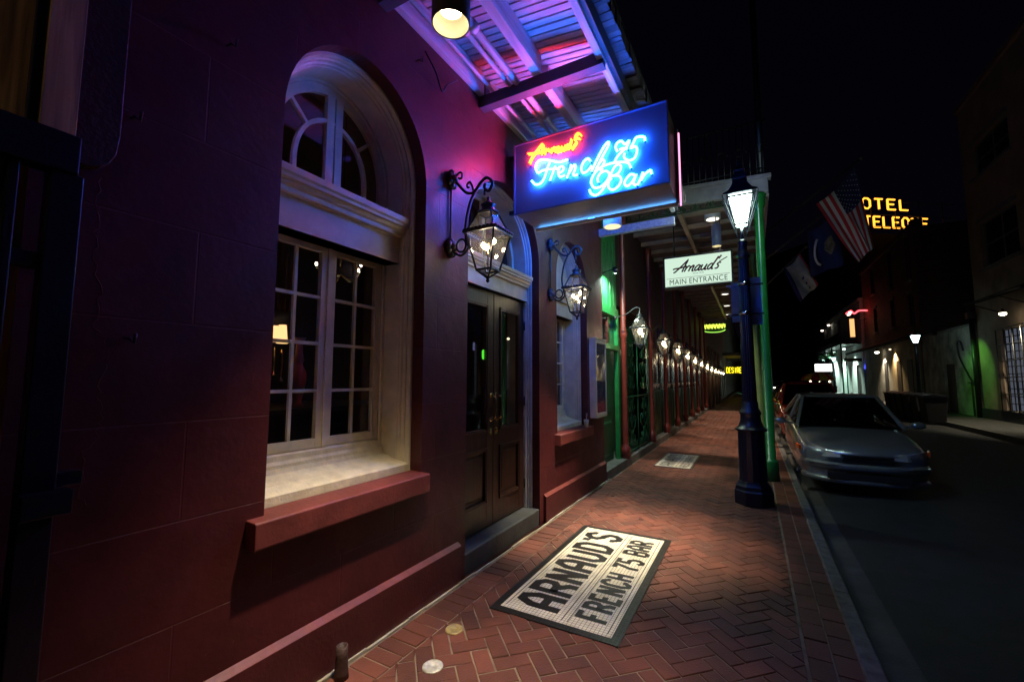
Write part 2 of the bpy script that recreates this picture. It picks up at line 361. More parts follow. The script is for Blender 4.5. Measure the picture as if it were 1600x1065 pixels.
# ================================================================ RED BUILDING
B=thing('restaurant_building','dark red painted masonry building with arched windows and a double door along the brick sidewalk','building',(-2.3,3,0))
OPEN=[(1.85,.565,3.03,.638,.80),(3.675,.705,2.90,.66,0),(5.44,.56,2.90,.56,.80)]
ZT=8.0; YA,YB=-3.0,6.75
w=MB()
def wallstrip(x):
    ycur=YA
    for yc,hw,sp,ri,zb in OPEN:
        w.add([(x,ycur,0),(x,yc-hw,0),(x,yc-hw,ZT),(x,ycur,ZT)],[(0,1,2,3)])
        if zb>0: w.add([(x,yc-hw,0),(x,yc+hw,0),(x,yc+hw,zb),(x,yc-hw,zb)],[(0,1,2,3)])
        pts=arcpath(yc,hw,sp,ri,zb)[1:-1]
        for a,b in zip(pts[:-1],pts[1:]): w.add([(x,a[0],a[1]),(x,b[0],b[1]),(x,b[0],ZT),(x,a[0],ZT)],[(0,1,2,3)])
        ycur=yc+hw
    w.add([(x,ycur,0),(x,YB,0),(x,YB,ZT),(x,ycur,ZT)],[(0,1,2,3)])
wallstrip(-2.1); wallstrip(-2.5)
for yc,hw,sp,ri,zb in OPEN:
    sweep(w,[(-2.1,0),(-2.5,0)],yc,hw,sp,ri,zb)
    w.add([(-2.1,yc-hw,zb),(-2.1,yc+hw,zb),(-2.5,yc+hw,zb),(-2.5,yc-hw,zb)],[(0,1,2,3)])
w.add([(-2.1,YB,0),(-2.5,YB,0),(-2.5,YB,ZT),(-2.1,YB,ZT)],[(0,1,2,3)])
w.add([(-2.1,YA,ZT),(-2.1,YB,ZT),(-6.5,YB,ZT),(-6.5,YA,ZT)],[(0,1,2,3)])
w.build('wall','redwall',B,recalc=False)
b=MB()
for y0,y1 in((-3,2.875),(4.475,6.75)):
    b.prism([(-2.1005,0),(-2.066,0),(-2.066,.284),(-2.1005,.312)],'y',y0,y1)
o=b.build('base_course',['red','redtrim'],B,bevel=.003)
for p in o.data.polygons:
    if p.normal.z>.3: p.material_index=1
b=MB()
y=-1
while y<6.7:
    L=random.uniform(.15,.4)
    b.box(-2.066,-2.052+random.uniform(-.004,.006),y,y+L,-.01,.012+random.uniform(-.004,.006)); y+=L
b.build('mortar_bead',mat('pale_mortar',(.42,.38,.30),.9,bump=.33,var=.4),B)
b=MB(); b.prism([(-2.5,0),(-2.108,0),(-2.104,.165),(-2.112,.177),(-2.5,.19)],'y',2.972,4.378); b.build('door_step','stone',B,bevel=.006)
# interior shell
M['room']=mat('brown_room_wall',(.10,.045,.025),.7,bump=.1,var=.2)
b=MB(); b.box(-6.4,-2.52,.3,6.6,.05,4.3); b.f=b.f[:5]
for f in b.f: f.reverse()
o=b.build('interior_wall','room',B,recalc=False)
# windows ----------------------------------------------------------
def grid_sash(mb,gl,x,y0,y1,z0,z1,cols,rows,st=.045,mu=.020):
    d=.018
    mb.box(x-d,x+d,y0,y0+st,z0,z1); mb.box(x-d,x+d,y1-st,y1,z0,z1)
    mb.box(x-d,x+d-.001,y0+st,y1-st,z0,z0+st*1.25); mb.box(x-d,x+d-.001,y0+st,y1-st,z1-st,z1)
    gy0,gy1,gz0,gz1=y0+st,y1-st,z0+st*1.25,z1-st
    for i in range(1,cols): c=gy0+(gy1-gy0)*i/cols; mb.box(x-.010,x+.012,c-mu/2,c+mu/2,gz0,gz1)
    for i in range(1,rows): c=gz0+(gz1-gz0)*i/rows; mb.box(x-.011,x+.014,gy0,gy1,c-mu/2,c+mu/2)
    gl.box(x-.007,x-.004,gy0-.004,gy1+.004,gz0-.004,gz1+.004)
CAS=[(-2.2,.001),(-2.2,.018),(-2.212,.024),(-2.232,.024),(-2.236,.034),(-2.262,.036),(-2.270,.046),(-2.285,.048),(-2.292,.056),(-2.425,.068),(-2.425,.090),(-2.436,.094),(-2.436,.112),(-2.49,.112)]
def window(idx,blank,lab=None):
    yc,hw,sp,ri,zb=OPEN[idx]
    c=MB(); sweep(c,CAS,yc,hw,sp,ri,.93,40); W=c.build('window','white',B)
    if lab: W['label']=lab
    s=MB(); yy0,yy1=yc-hw+.0015,yc+hw-.0015
    s.prism([(-2.5,.90),(-2.2,.90),(-2.197,.944),(-2.199,.987),(-2.206,.992),(-2.30,1.018),(-2.302,1.021),(-2.40,1.052),(-2.412,1.08),(-2.412,1.10),(-2.424,1.118),(-2.424,1.15),(-2.436,1.16),(-2.5,1.16)],'y',yy0,yy1)
    s.build('sill',['whiteworn'] ,W,bevel=.002)
    l=MB(); l.prism([(-2.196,.805),(-2.026,.805),(-2.020,.812),(-2.019,.926),(-2.026,.933),(-2.196,.940)],'y',yc-.65,yc+.575); l.build('ledge','redtrim',W,bevel=.006)
    gl=MB(); a=MB(); z0,z1=1.165,2.47; h=hw-.115
    grid_sash(a,gl,-2.452,yc-h,yc-.010,z0,z1,2,4); a.build('sash','white',W,bevel=.0015); a=MB()
    grid_sash(a,gl,-2.452,yc+.010,yc+h,z0,z1,2,4); a.box(-2.436,-2.424,yc-.012,yc+.018,z0,z1); a.build('sash','white',W,bevel=.0015)
    gl.build('glass','glass',W)
    e=MB(); y0,y1=yc-hw+.066,yc+hw-.066
    e.box(-2.49,-2.30,y0,y1,2.462,2.68); e.box(-2.49,-2.292,y0,y1,2.462,2.480)
    e.prism([(-2.49,2.66),(-2.262,2.66),(-2.262,2.688),(-2.245,2.70),(-2.238,2.722),(-2.49,2.722)],'y',y0-.008,y1+.006)
    e.prism([(-2.49,2.7225),(-2.216,2.7225),(-2.216,2.742),(-2.203,2.752),(-2.20,2.79),(-2.49,2.806)],'y',y0-.012,y1+.012)
    e.build('cornice','white',W,bevel=.002)
    if blank:
        p=MB(); pts=arcpath(yc,hw,sp,ri,2.80,.085,30); p.prism(pts,'x',-2.38,-2.35); p.build('lunette_panel','white',W)
    else:
        f=MB(); zc=sp-.04
        sweep(f,[(-2.436,.112),(-2.436,.15),(-2.47,.15),(-2.47,.112)],yc,hw,sp,ri,2.80,36)
        mw=.05 if idx==0 else .03
        f.box(-2.47,-2.432,yc-mw-.012,yc-.006,2.80,sp+ri-.13); f.box(-2.47,-2.432,yc+.006,yc+mw+.012,2.80,sp+ri-.13)
        f.box(-2.47,-2.438,yc-h,yc+h,2.80,2.835)
        for sd in(-1,1):
            aw=h*.62; ah=(sp+ri-.15-zc)*.66
            pa=[(yc+sd*aw,2.83)]+[(yc+sd*aw*math.cos(t*PI/2/10),zc+ah*math.sin(t*PI/2/10)) for t in range(11)]
            f.ribbon(pa,.026,.03,lambda u,v,t:(-2.466+t,u,v))
            t=PI/4; pb=[(yc+sd*aw*math.cos(t),zc+ah*math.sin(t)),(yc+sd*(h-.02)*math.cos(t*.93),zc+(sp+ri-.14-zc)*math.sin(t*.93)+.01)]
            f.ribbon(pb,.022,.028,lambda u,v,t:(-2.4655+t,u,v))
        f.build('fanlight','white',W)
        q=MB(); q.prism(arcpath(yc,hw,sp,ri,2.81,.13,30),'x',-2.4585,-2.456); q.build('glass','glass',W)
    return W
window(0,False,'near arched window with cream frame, deep cream sill and lit room behind'); window(2,True,'narrower-looking arched window with a blank lavender lunette beside the second lantern')
# door -------------------------------------------------------------
yc,hw,sp,ri,zb=OPEN[1]
c=MB(); sweep(c,[(-2.19,.001),(-2.19,.016),(-2.205,.022),(-2.222,.022),(-2.226,.034),(-2.245,.036),(-2.25,.048),(-2.36,.052),(-2.49,.052)],yc,hw,sp,ri,.18,40)
D=c.build('doorway',mat('pale_blue_grey_paint',(.50,.52,.50),.4,bump=.1),B); D['label']='blue lit arched doorway with varnished double doors'
e=MB(); y0,y1=yc-hw+.05,yc+hw-.05
e.box(-2.49,-2.225,y0,y1,2.475,2.64); e.box(-2.49,-2.215,y0,y1,2.475,2.492)
e.prism([(-2.49,2.63),(-2.20,2.63),(-2.20,2.652),(-2.185,2.664),(-2.178,2.69),(-2.49,2.69)],'y',y0-.02,y1+.0)
e.prism([(-2.49,2.6905),(-2.16,2.6905),(-2.16,2.707),(-2.148,2.716),(-2.145,2.75),(-2.49,2.768)],'y',y0-.03,y1-.012)
e.build('cornice','white',D,bevel=.002)
f=MB(); sweep(f,[(-2.40,.052),(-2.40,.10),(-2.44,.10),(-2.44,.052)],yc,hw,sp,ri,2.77,36)
f.box(-2.44,-2.40,yc-.03,yc+.03,2.77,sp+ri-.06); f.build('fanlight','white',D)
f=MB(); f.prism(arcpath(yc,hw,sp,ri,2.77,.06,30),'x',-2.425,-2.42); f.build('glass','glass',D)
for sd in(-1,1):
    L=MB(); ya=yc-.648 if sd<0 else yc+.004; yb=yc-.004 if sd<0 else yc+.648
    z0,z1=.195,2.472; st=.115; x1=-2.272;x0=-2.315
    L.box(x0,x1,ya,ya+st,z0,z1); L.box(x0,x1,yb-st,yb,z0,z1)
    for a,b_ in((z0,z0+.22),(.93,1.09),(z1-.14,z1)): L.box(x0,x1-.001,ya+st,yb-st,a,b_)
    # mouldings round the panels
    for (a,b_) in((z0+.22,.93),(1.09,z1-.14)):
        for k,(ins,xx) in enumerate(((0,-2.258),(.016,-2.264))):
            A,Bq,C,Dq=ya+st-.006+ins,yb-st+.006-ins,a-.006+ins,b_+.006-ins; t=.018
            L.box(-2.30,xx,A,A+t,C,Dq); L.box(-2.30,xx,Bq-t,Bq,C,Dq); L.box(-2.30,xx-.0007,A+t,Bq-t,C,C+t); L.box(-2.30,xx-.0007,A+t,Bq-t,Dq-t,Dq)
    A,Bq=ya+st,yb-st
    L.box(-2.305,-2.292,A,Bq,z0+.22,.93); L.prism([(-2.292,z0+.27),(-2.279,z0+.30),(-2.279,.85),(-2.292,.88)],'y',A+.06,Bq-.06)
    lf=L.build('door_leaf','wood',D,bevel=.002)
    G=MB(); G.box(-2.297,-2.293,A,Bq,1.09,z1-.14); G.build('glass','glass',D)
    H=MB(); hy=(yb-.05) if sd<0 else (ya+.05)
    H.tube(cr([(-2.268,hy,1.20),(-2.225,hy,1.215),(-2.215,hy,1.26),(-2.215,hy,1.38),(-2.225,hy,1.425),(-2.268,hy,1.44)],5),.009,8)
    for zz in(1.20,1.44): H.lathe([(.02,0),(.02,.006),(.012,.012)],hy,zz,12,-2.272,'x')if False else H.sphere((-2.268,hy,zz),.018,8,(.5,1,1))
    H.box(-2.2725,-2.268,hy-.02,hy+.02,1.05,1.12); H.sphere((-2.264,hy,1.09),.014,8)
    H.build('door_handle','brass',D)
    if sd>0:
        for zz in(.45,1.35,2.2): hg=MB(); hg.tube([(-2.262,yb+.002,zz-.05),(-2.262,yb+.002,zz+.05)],.009,8); hg.build('hinge','iron',D)
# door stickers
def decal(name,label,cat,x,y,z,w,h,m,rnd=.0,grp=None):
    d=MB(); n=6; pts=[]
    for cx,cz,a0 in((w/2-rnd,h/2-rnd,0),(-w/2+rnd,h/2-rnd,90),(-w/2+rnd,-h/2+rnd,180),(w/2-rnd,-h/2+rnd,270)):
        for i in range(n): a=R(a0+90*i/(n-1)); pts.append((y+cx+rnd*math.cos(a),z+cz+rnd*math.sin(a)))
    d.prism(pts,'x',x,x+.0015); o=d.build(name,m); tag(o,label,cat); return o
o=decal('round_sticker','round green sticker on the glass of the near door leaf','sticker',-2.2928,3.52,1.835,.055,.095,emis('glowing_green_sticker',(.12,1,.05),.8),.024)  # sticker given its own green glow in place of light falling on it
o.name='round_sticker'
decal('paper_card','small white card stuck on the near door glass','card',-2.2928,3.35,1.905,.035,.075,mat('paper',(.5,.48,.44),.8,bump=0),.002)
# interior furnishing ------------------------------------------------
def table_lamp(x,y,z,lab,s=1.0,power=1.5):
    t=thing('table_lamp',lab,'lamp',(x,y,z))
    m=MB(); m.lathe([(.09*s,0),(.09*s,.02),(.03*s,.05),(.045*s,.12),(.06*s,.2),(.03*s,.28),(.015*s,.32),(.015*s,.42*s)],x,y,16,z); m.build('base','brass',t)
    m=MB(); m.lathe([(.15*s,.38),(.10*s,.56)],x,y,20,z); sh=m.build('lamp_shade',emis('lit_amber_shade',(1,.55,.22),1.7),t)
    lamp('POINT','bulb',(x,y,z+.62),power,(1,.62,.3),t,shadow_soft_size=.03)
    return t
table_lamp(-4.0,2.54,1.56,'amber table lamp glowing inside the near window, behind the left sash',.34,.5)
table_lamp(-4.6,2.84,1.62,'second smaller amber lamp further inside the near window',.3,.4)
v=MB(); v.lathe([(.06,0),(.06,.03),(.035,.05),(.055,.14),(.075,.26),(.07,.34),(.04,.40),(.035,.43),(.05,.46),(.035,.52),(.03,.62),(.045,.66),(.06,.68)],-3.9,2.66,20,1.32)
tag(v.build('vase',mat('salmon_ceramic',(.5,.22,.12),.3,bump=0)),'tall salmon coloured vase on the cabinet inside the near window','vase')
v=MB(); v.box(-4.9,-3.7,2.1,3.9,.06,1.28); v.box(-4.93,-3.67,2.07,3.93,1.28,1.32)
tag(v.build('cabinet','wood'),'dark wooden cabinet carrying lamp and vase inside the near window','cabinet')
def curtain(y0,y1,x,z0,z1):
    m=MB();n=60;vs=[];fs=[]
    for i in range(n+1):
        yy=y0+(y1-y0)*i/n; dx=.03*math.sin(i*1.1)+.012*math.sin(i*2.7)
        vs+=[(x+dx,yy,z0),(x+dx*.7,yy,z1)]
    for i in range(n): a=2*i; fs.append((a,a+2,a+3,a+1))
    m.add(vs,fs,True); return m
cm=mat('brown_curtain',(.22,.09,.04),.85,bump=.1)
tag(curtain(1.45,1.78,-2.75,2.05,2.95).build('curtain',cm),'short brown curtain hanging behind the upper left panes','curtain')
ch=thing('chandelier','small chandelier with clear bulbs behind the right sash of the near window','chandelier',(-3.5,2.79,3.0))
m=MB(); m.tube([(-3.5,2.79,4.25),(-3.5,2.79,2.7)],.008); 
CB=[]
for i in range(5):
    a=2*PI*i/5+.3; px_,py_=-3.5+.22*math.cos(a),2.79+.22*math.sin(a)
    m.tube(cr([(-3.5,2.79,2.62),(-3.5+.12*math.cos(a),2.79+.12*math.sin(a),2.56),(px_,py_,2.66)],5),.007,6); CB.append((px_,py_))
m.build('frame','brass',ch)
ce=emis('chandelier_bulb',(1,.85,.62),9)
for p in CB: m=MB(); m.sphere((p[0],p[1],2.70),.012,8,(1,1,1.6)); m.build('bulb',ce,ch)
# wall clutter ---------------------------------------------------------
def pin(y,z,l,lab):
    m=MB(); m.tube([(-2.099,y,z),(-2.06,y,z-.004),(-2.045,y+.01,z-.02),(-2.04,y+.012,z+.016)],.006,8); tag(m.build('wall_hook','iron'),lab,'hook','iron hooks in the red wall')
pin(.992,3.16,.05,'iron hook high on the red wall left of the near arch'); pin(.667,2.62,.05,'iron hook beside the hanging edge board at left')
pin(.703,1.753,.05,'iron hook on the bare red wall at eye height'); pin(2.27,3.96,.05,'iron hook on the wall just under the canopy')
m=MB(); m.tube(cr([(-2.09,2.36,4.1),(-2.06,2.45,3.98),(-2.05,2.52,3.86),(-2.06,2.60,3.97),(-2.07,2.74,4.1)],6),.007,8)
tag(m.build('hanging_cable','iron'),'slack black cable looping below the canopy ledger','cable')
m=MB(); pts=[(.42,4.6),(.42,2.42)]+[(.555-.0+.075*math.cos(a),2.44+.085*math.sin(a)) for a in [R(t) for t in(-90,-70,-50,-30,-10,0)]]+[(.632,4.6)]
pts=[(.42,4.6),(.42,2.36),(.54,2.355),(.575,2.365),(.60,2.39),(.617,2.43),(.625,2.5),(.625,4.6)]
m.prism(pts,'x',-2.099,-2.045); tag(m.build('edge_board',mat('brown_black_board',(.045,.018,.018),.45,bump=.3),bevel=.004),'dark hanging board with rounded lower corner at upper left of red wall','board')
for k,(P_,lab) in enumerate([([(.585,2.36),(.60,2.2),(.592,2.05),(.62,1.93),(.61,1.80),(.655,1.70),(.64,1.55),(.65,1.42),(.61,1.30),(.62,1.15)],'long ragged crack ridge in the red plaster beside the timber gate')]):
    m=MB(); m.tube([(-2.1,p[0]+random.uniform(-.012,.012),p[1]+random.uniform(-.008,.008)) for i,p in enumerate(cr(P_,7))],.0025,4,rs=[random.uniform(.0004,.0022) for _ in range((len(P_)-1)*7+1)]); tag(m.build('plaster_crack','redtrim'),lab,'crack')
# iron framed shutter at the far left
S=thing('timber_gate','weathered timber boards behind a blue black iron frame at left edge','gate',(-1.99,.2,0))
m=MB()
for y0,y1,z0,z1 in((.28,.385,2.42,4.6),(.15,.27,1.9,4.6),(.32,.40,1.25,2.34)): m.box(-2.06,-2.02,y0,y1,z0,z1)
m.box(-2.06,-1.982,.402,.490,2.42,4.6); m.box(-2.06,-2.0,-.25,.14,2.42,4.6); m.build('board','oldwood',S,bevel=.003)
m=MB(); m.box(-2.019,-1.99,.375,.400,2.40,4.6); m.box(-2.03,-1.95,-.3,.498,2.28,2.41); m.box(-2.03,-1.96,.435,.515,0,2.28); m.box(-2.03,-1.965,.345,.37,.2,2.28); m.box(-2.03,-1.97,-.3,.435,1.95,2.0)
m.box(-2.05,-1.99,.515,.585,1.245,1.29); m.build('iron_frame','postblue',S,bevel=.004)
m=MB(); m.box(-1.985,-1.915,.43,.545,1.17,1.245); m.build('bracket','postblue',S,bevel=.003)
# drains, stub pipe
for x,y,r,mm,lab in((-1.735,2.348,.052,'brass','round brass drain cover set in the bricks, furthest from camera'),(-1.625,2.002,.052,'chrome','round pale steel cleanout cover set in the near bricks')):
    m=MB(); m.lathe([(r+.006,-.004),(r+.006,.0045),(r-.002,.0065),(r-.010,.0052),(r-.012,.0045),(.014,.0050),(.012,.0035),(0.0001,.0035)],x,y,28)
    tag(m.build('drain_cover',mat('worn_'+mm,(.42,.33,.14) if mm=='brass' else (.55,.55,.5),.5,metal=.3,bump=.2,var=.4,scale=30)),lab,'drain cover','round metal covers in the sidewalk')
m=MB(); m.lathe([(.040,0),(.036,.03),(.031,.11),(.031,.165),(.024,.165),(.022,.10),(.0001,.09)],-1.995,1.69,20)
tag(m.build('stub_pipe',mat('rusty_black_iron',(.05,.025,.02),.6,bump=.3)),'short dark iron pipe stub standing at foot of red wall','pipe')
# cup on ledge
cp=thing('drink_cup','clear plastic cup with two straws left on the second window ledge','cup',(-2.05,5.78,.935))
m=MB(); m.lathe([(.028,0),(.036,.10),(.034,.10),(.027,.004)],-2.05,5.78,16,.936); m.build('cup',glassmat('clear_plastic',dirt=.5),cp)
m=MB(); m.lathe([(.0001,.003),(.026,.003),(.028,.03),(.0001,.03)],-2.05,5.78,16,.936); m.build('drink',mat('red_drink',(.5,.03,.02),.2,bump=0),cp)
m=MB(); m.tube([(-2.05,5.77,.95),(-2.04,5.75,1.13)],.003,6); m.tube([(-2.06,5.785,.95),(-2.055,5.84,1.12)],.003,6); m.build('straw',mat('pink_straw',(.7,.3,.3),.4,bump=0),cp)
# menu case
mc=thing('menu_case','tall cream menu display case on the corner of the red building','display case',(-2.05,6.3,1.02))
m=MB(); y0,y1,z0,z1,xf=6.08,6.60,1.03,2.19,-2.0
m.box(-2.099,-2.012,y0,y1,z0,z1)
for a in((y0,y0+.05,z0,z1),(y1-.05,y1,z0,z1)): m.box(-2.012,xf,*a)
m.box(-2.012,xf-.001,y0+.05,y1-.05,z0,z0+.07); m.box(-2.012,xf-.001,y0+.05,y1-.05,z1-.06,z1); m.box(-2.10,xf+.012,y0-.012,y1+.012,z1,z1+.018)
m.build('case','white',mc,bevel=.002)
m=MB(); m.box(-2.0115,-2.010,y0+.05,y1-.05,z0+.07,z1-.06); m.build('menu_sheet',mat('menu_paper',(.10,.11,.16),.6,bump=0,var=.5,scale=18),mc)
m=MB(); m.box(-2.006,-2.004,y0+.045,y1-.045,z0+.065,z1-.055); m.build('glass','glass',mc)

# ================================================================ CANOPY
C=thing('sidewalk_canopy','white painted timber canopy over the bar entrance lit blue and pink','canopy',(-1.5,3,4.2))
def cz(x): return 4.42-(x+2.1)*.115
m=MB(); y=-.6
while y<6.72:
    wd=.070; jt=random.uniform(-.002,.002)
    vs=[(-2.1,y,cz(-2.1)+jt),(-.86,y,cz(-.86)+jt),(-.86,y+wd-.014,cz(-.86)+jt),(-2.1,y+wd-.014,cz(-2.1)+jt)]
    vs+=[(a,b_,c_+.02) for a,b_,c_ in vs]
    m.add(vs,[(3,2,1,0),(4,5,6,7),(0,1,5,4),(1,2,6,5),(2,3,7,6),(3,0,4,7)]); y+=wd
m.build('board_ceiling','ceil',C,bevel=.002)
m=MB(); m.box(-2.1,-.80,-.7,6.8,cz(-2.1)+.03,cz(-2.1)+.06); m.build('roof_deck','black',C)
m=MB(); m.box(-1.535,-1.455,-.6,3.10,4.17,4.345); m.box(-1.535,-1.455,3.24,6.6,4.17,4.345); m.build('joist','ceiljoist',C,bevel=.006)
m=MB(); m.box(-2.099,-2.045,-.6,3.12,4.19,4.40); m.box(-2.099,-2.045,3.22,6.6,4.19,4.40); m.build('ledger','ceiljoist',C,bevel=.005)
m=MB(); m.box(-.985,-.925,-.6,6.72,4.13,4.30); m.build('fascia','ceiljoist',C,bevel=.006)
m=MB(); m.box(-.925,-.885,-.6,6.74,4.15,4.40); m.build('outer_fascia','darkbeam',C,bevel=.004)
for yy,z in((1.93,4.12),(3.16,4.09),(6.66,3.92)):
    m=MB(); m.box(-2.098,-.93,yy-.03,yy+.03,z,z+.11); m.box(-2.098,-.93,yy-.045,yy+.045,z-.010,z); m.build('cross_beam','darkbeam' if yy<6 else 'ceiljoist',C,bevel=.003)
m=MB(); y=-.5
while y<6.8:
    L=random.uniform(.04,.075); m.box(-.885,-.79+random.uniform(-.01,.01),y,y+L-.006,4.27+random.uniform(-.006,.006),4.40); y+=L
m.build('eaves_tile',mat('eaves_tile',(.22,.17,.18),.7,bump=.3,var=.5,island=.4),C)
for x,r,z,lab in((-1.71,.030,4.20,'thicker white conduit pipe running under the canopy boards'),(-1.785,.020,4.20,'thinner white conduit pipe beside the thick one under the canopy'),(-1.96,.017,4.21,'thin white conduit nearest the wall under the canopy')):
    m=MB(); m.tube([(x,-.5,z+.02),(x,3.08,z),(x,3.25,z+.01),(x,6.55,z+.01)],r,12)
    for yy in(.8,1.6,2.45,3.7,4.6): m.tube([(x,yy-.03,z+.01),(x,yy+.03,z+.01)],r*1.35,12)
    tag(m.build('conduit_pipe','ceiljoist'),lab,'pipe','white pipes under the canopy')
def downlight(x,y,zb,L,lab,power,housing='cylinder',r=.1,ang=60,col=(1,.83,.58),ztop=4.3):
    t=thing('cylinder_downlight',lab,'downlight',(x,y,zb),'cylinder downlights under the canopies')
    m=MB(); m.lathe([(r-.007,0),(r,0),(r,L),(.0001,L+.004)],x,y,36,zb,caps=False); m.tube([(x,y,zb+L),(x,y,ztop)],.012,10); m.build('housing',housing,t)
    m=MB(); m.lathe([(r-.007,.001),(r-.010,.035),(r-.025,.070),(r-.045,.080)],x,y,36,zb,caps=False); m.build('reflector',mat('ribbed_white_reflector',(.62,.58,.40),.4,bump=0),t,recalc=False)
    m=MB(); m.lathe([(.0001,0),(r-.045,0),(r-.045,.006),(.0001,.006)],x,y,28,zb+.076); m.build('lens',emis('warm_lamp_lens',(1,.88,.62),16),t)
    if power: lamp('SPOT','spot_lamp',(x,y,zb+.070),power,col,t,spot_size=R(ang),spot_blend=1,shadow_soft_size=.05)
    return t
downlight(-1.30,1.66,3.44,.62,'grey cylinder downlight hanging in front of the near window, top of photo',780)
downlight(-1.30,4.61,3.29,.30,'lavender cylinder downlight hanging behind the neon sign',1500,'lampwhite',ang=53)
# ================================================================ NEON SIGN
NEON_BLUE=[[(0.195,0.287),(0.233,0.241),(0.289,0.239),(0.331,0.286),(0.364,0.378),(0.396,0.436)],[(0.299,0.359),(0.262,0.351),(0.243,0.399),(0.253,0.45),(0.3,0.469),(0.401,0.435),(0.49,0.399),(0.57,0.404)],[(0.299,0.359),(0.354,0.362),(0.427,0.35)],[(0.386,0.243),(0.422,0.321),(0.441,0.368),(0.454,0.341),(0.494,0.355)],[(0.467,0.293),(0.516,0.307),(0.529,0.338),(0.499,0.354),(0.473,0.317),(0.489,0.258),(0.542,0.262)],[(0.559,0.229),(0.586,0.29),(0.604,0.345)],[(0.577,0.267),(0.629,0.334),(0.646,0.309),(0.624,0.243),(0.667,0.237)],[(0.789,0.331),(0.765,0.363),(0.724,0.34),(0.701,0.287),(0.72,0.239),(0.763,0.251),(0.801,0.287)],[(0.796,0.235),(0.846,0.325),(0.913,0.431),(0.953,0.467),(0.957,0.435),(0.895,0.337),(0.828,0.219)],[(0.841,0.253),(0.895,0.317),(0.918,0.291),(0.877,0.227),(0.905,0.237)],[(1.037,0.357),(1.021,0.401),(1.039,0.437),(1.074,0.442),(1.104,0.407),(1.142,0.43)],[(1.142,0.43),(1.115,0.376),(1.06,0.335),(1.029,0.303),(1.007,0.26)],[(1.053,0.369),(1.084,0.376),(1.122,0.358)],[(1.271,0.392),(1.265,0.427),(1.203,0.44),(1.176,0.399),(1.152,0.358),(1.19,0.363),(1.205,0.328),(1.184,0.263),(1.135,0.252),(1.094,0.286),(1.098,0.325)],[(0.777,0.067),(0.793,0.027),(0.841,0.006),(0.898,0.044),(0.955,0.136),(1.004,0.221),(1.043,0.243)],[(1.148,0.181),(1.127,0.23),(1.059,0.257),(0.957,0.264),(0.869,0.246),(0.812,0.19),(0.794,0.133),(0.822,0.077),(0.883,0.074),(0.939,0.116),(0.96,0.167),(0.933,0.206),(0.885,0.201),(0.853,0.16),(0.859,0.118)],[(1.043,0.243),(1.065,0.213),(1.049,0.17),(1.01,0.147),(0.975,0.151),(1.041,0.136),(1.064,0.095),(1.039,0.045),(0.988,0.021),(0.95,0.053),(0.955,0.104),(0.982,0.13)],[(1.187,0.104),(1.147,0.124),(1.105,0.089),(1.091,0.053),(1.118,0.026),(1.16,0.057),(1.193,0.11),(1.167,0.04),(1.191,0.017)],[(1.2,0.017),(1.228,0.064),(1.25,0.117)],[(1.23,0.049),(1.264,0.095),(1.29,0.112),(1.312,0.118),(1.318,0.086)]]
NEON_RED=[[(0.165,0.472),(0.186,0.516),(0.234,0.57),(0.302,0.632),(0.314,0.606),(0.289,0.529)],[(0.148,0.575),(0.225,0.564),(0.342,0.555)],[(0.323,0.525),(0.346,0.574),(0.36,0.554),(0.381,0.568)],[(0.39,0.518),(0.406,0.564)],[(0.399,0.539),(0.431,0.566),(0.442,0.55),(0.43,0.518)],[(0.487,0.559),(0.456,0.555),(0.445,0.527),(0.464,0.511),(0.492,0.549),(0.488,0.513),(0.502,0.516)],[(0.511,0.557),(0.507,0.525),(0.525,0.514),(0.546,0.556),(0.543,0.521),(0.555,0.521)],[(0.587,0.547),(0.567,0.555),(0.553,0.53),(0.569,0.515),(0.588,0.544),(0.606,0.601)],[(0.59,0.535),(0.592,0.518)],[(0.637,0.591),(0.65,0.625),(0.676,0.635),(0.703,0.608)],[(0.69,0.577),(0.658,0.597),(0.636,0.582),(0.653,0.559),(0.632,0.528),(0.601,0.498)],[(0.179,0.454),(0.2,0.498),(0.247,0.553),(0.315,0.614),(0.327,0.589),(0.302,0.512)],[(0.162,0.557),(0.238,0.546),(0.355,0.537)],[(0.336,0.507),(0.359,0.556),(0.373,0.537),(0.394,0.55)],[(0.403,0.501),(0.419,0.546)],[(0.412,0.522),(0.443,0.549),(0.455,0.532),(0.443,0.501)],[(0.499,0.542),(0.468,0.537),(0.457,0.51),(0.477,0.494),(0.504,0.532),(0.5,0.496),(0.514,0.499)],[(0.523,0.54),(0.52,0.508),(0.537,0.497),(0.559,0.539),(0.555,0.504),(0.567,0.504)],[(0.599,0.53),(0.579,0.538),(0.565,0.513),(0.581,0.499),(0.6,0.527),(0.618,0.584)],[(0.602,0.518),(0.604,0.501)],[(0.648,0.574),(0.662,0.608),(0.687,0.618),(0.714,0.591)],[(0.702,0.56),(0.67,0.58),(0.648,0.565),(0.665,0.542),(0.643,0.511),(0.613,0.481)]]
NS=thing('neon_sign','blue neon bar sign box with red and white script tubes projecting from the wall','sign',(-1.28,3.85,3.2))
SX,SY,SZ,SW,SH,SD=-1.993,3.62,3.225,1.45,.70,.46
def signface(name,m):
    b=MB(); b.box(SX,SX+SW,SY+.004,SY+.012,SZ,SZ+SH); return b.build(name,m,NS)
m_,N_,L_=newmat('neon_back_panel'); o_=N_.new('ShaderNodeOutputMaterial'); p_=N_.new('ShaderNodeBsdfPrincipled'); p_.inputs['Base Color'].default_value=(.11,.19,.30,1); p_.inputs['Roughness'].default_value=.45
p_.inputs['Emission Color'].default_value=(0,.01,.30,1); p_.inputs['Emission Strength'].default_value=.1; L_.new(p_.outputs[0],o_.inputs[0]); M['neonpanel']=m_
signface('face_panel','neonpanel')
b=MB(); x0,x1,z0,z1=SX,SX+SW,SZ,SZ+SH
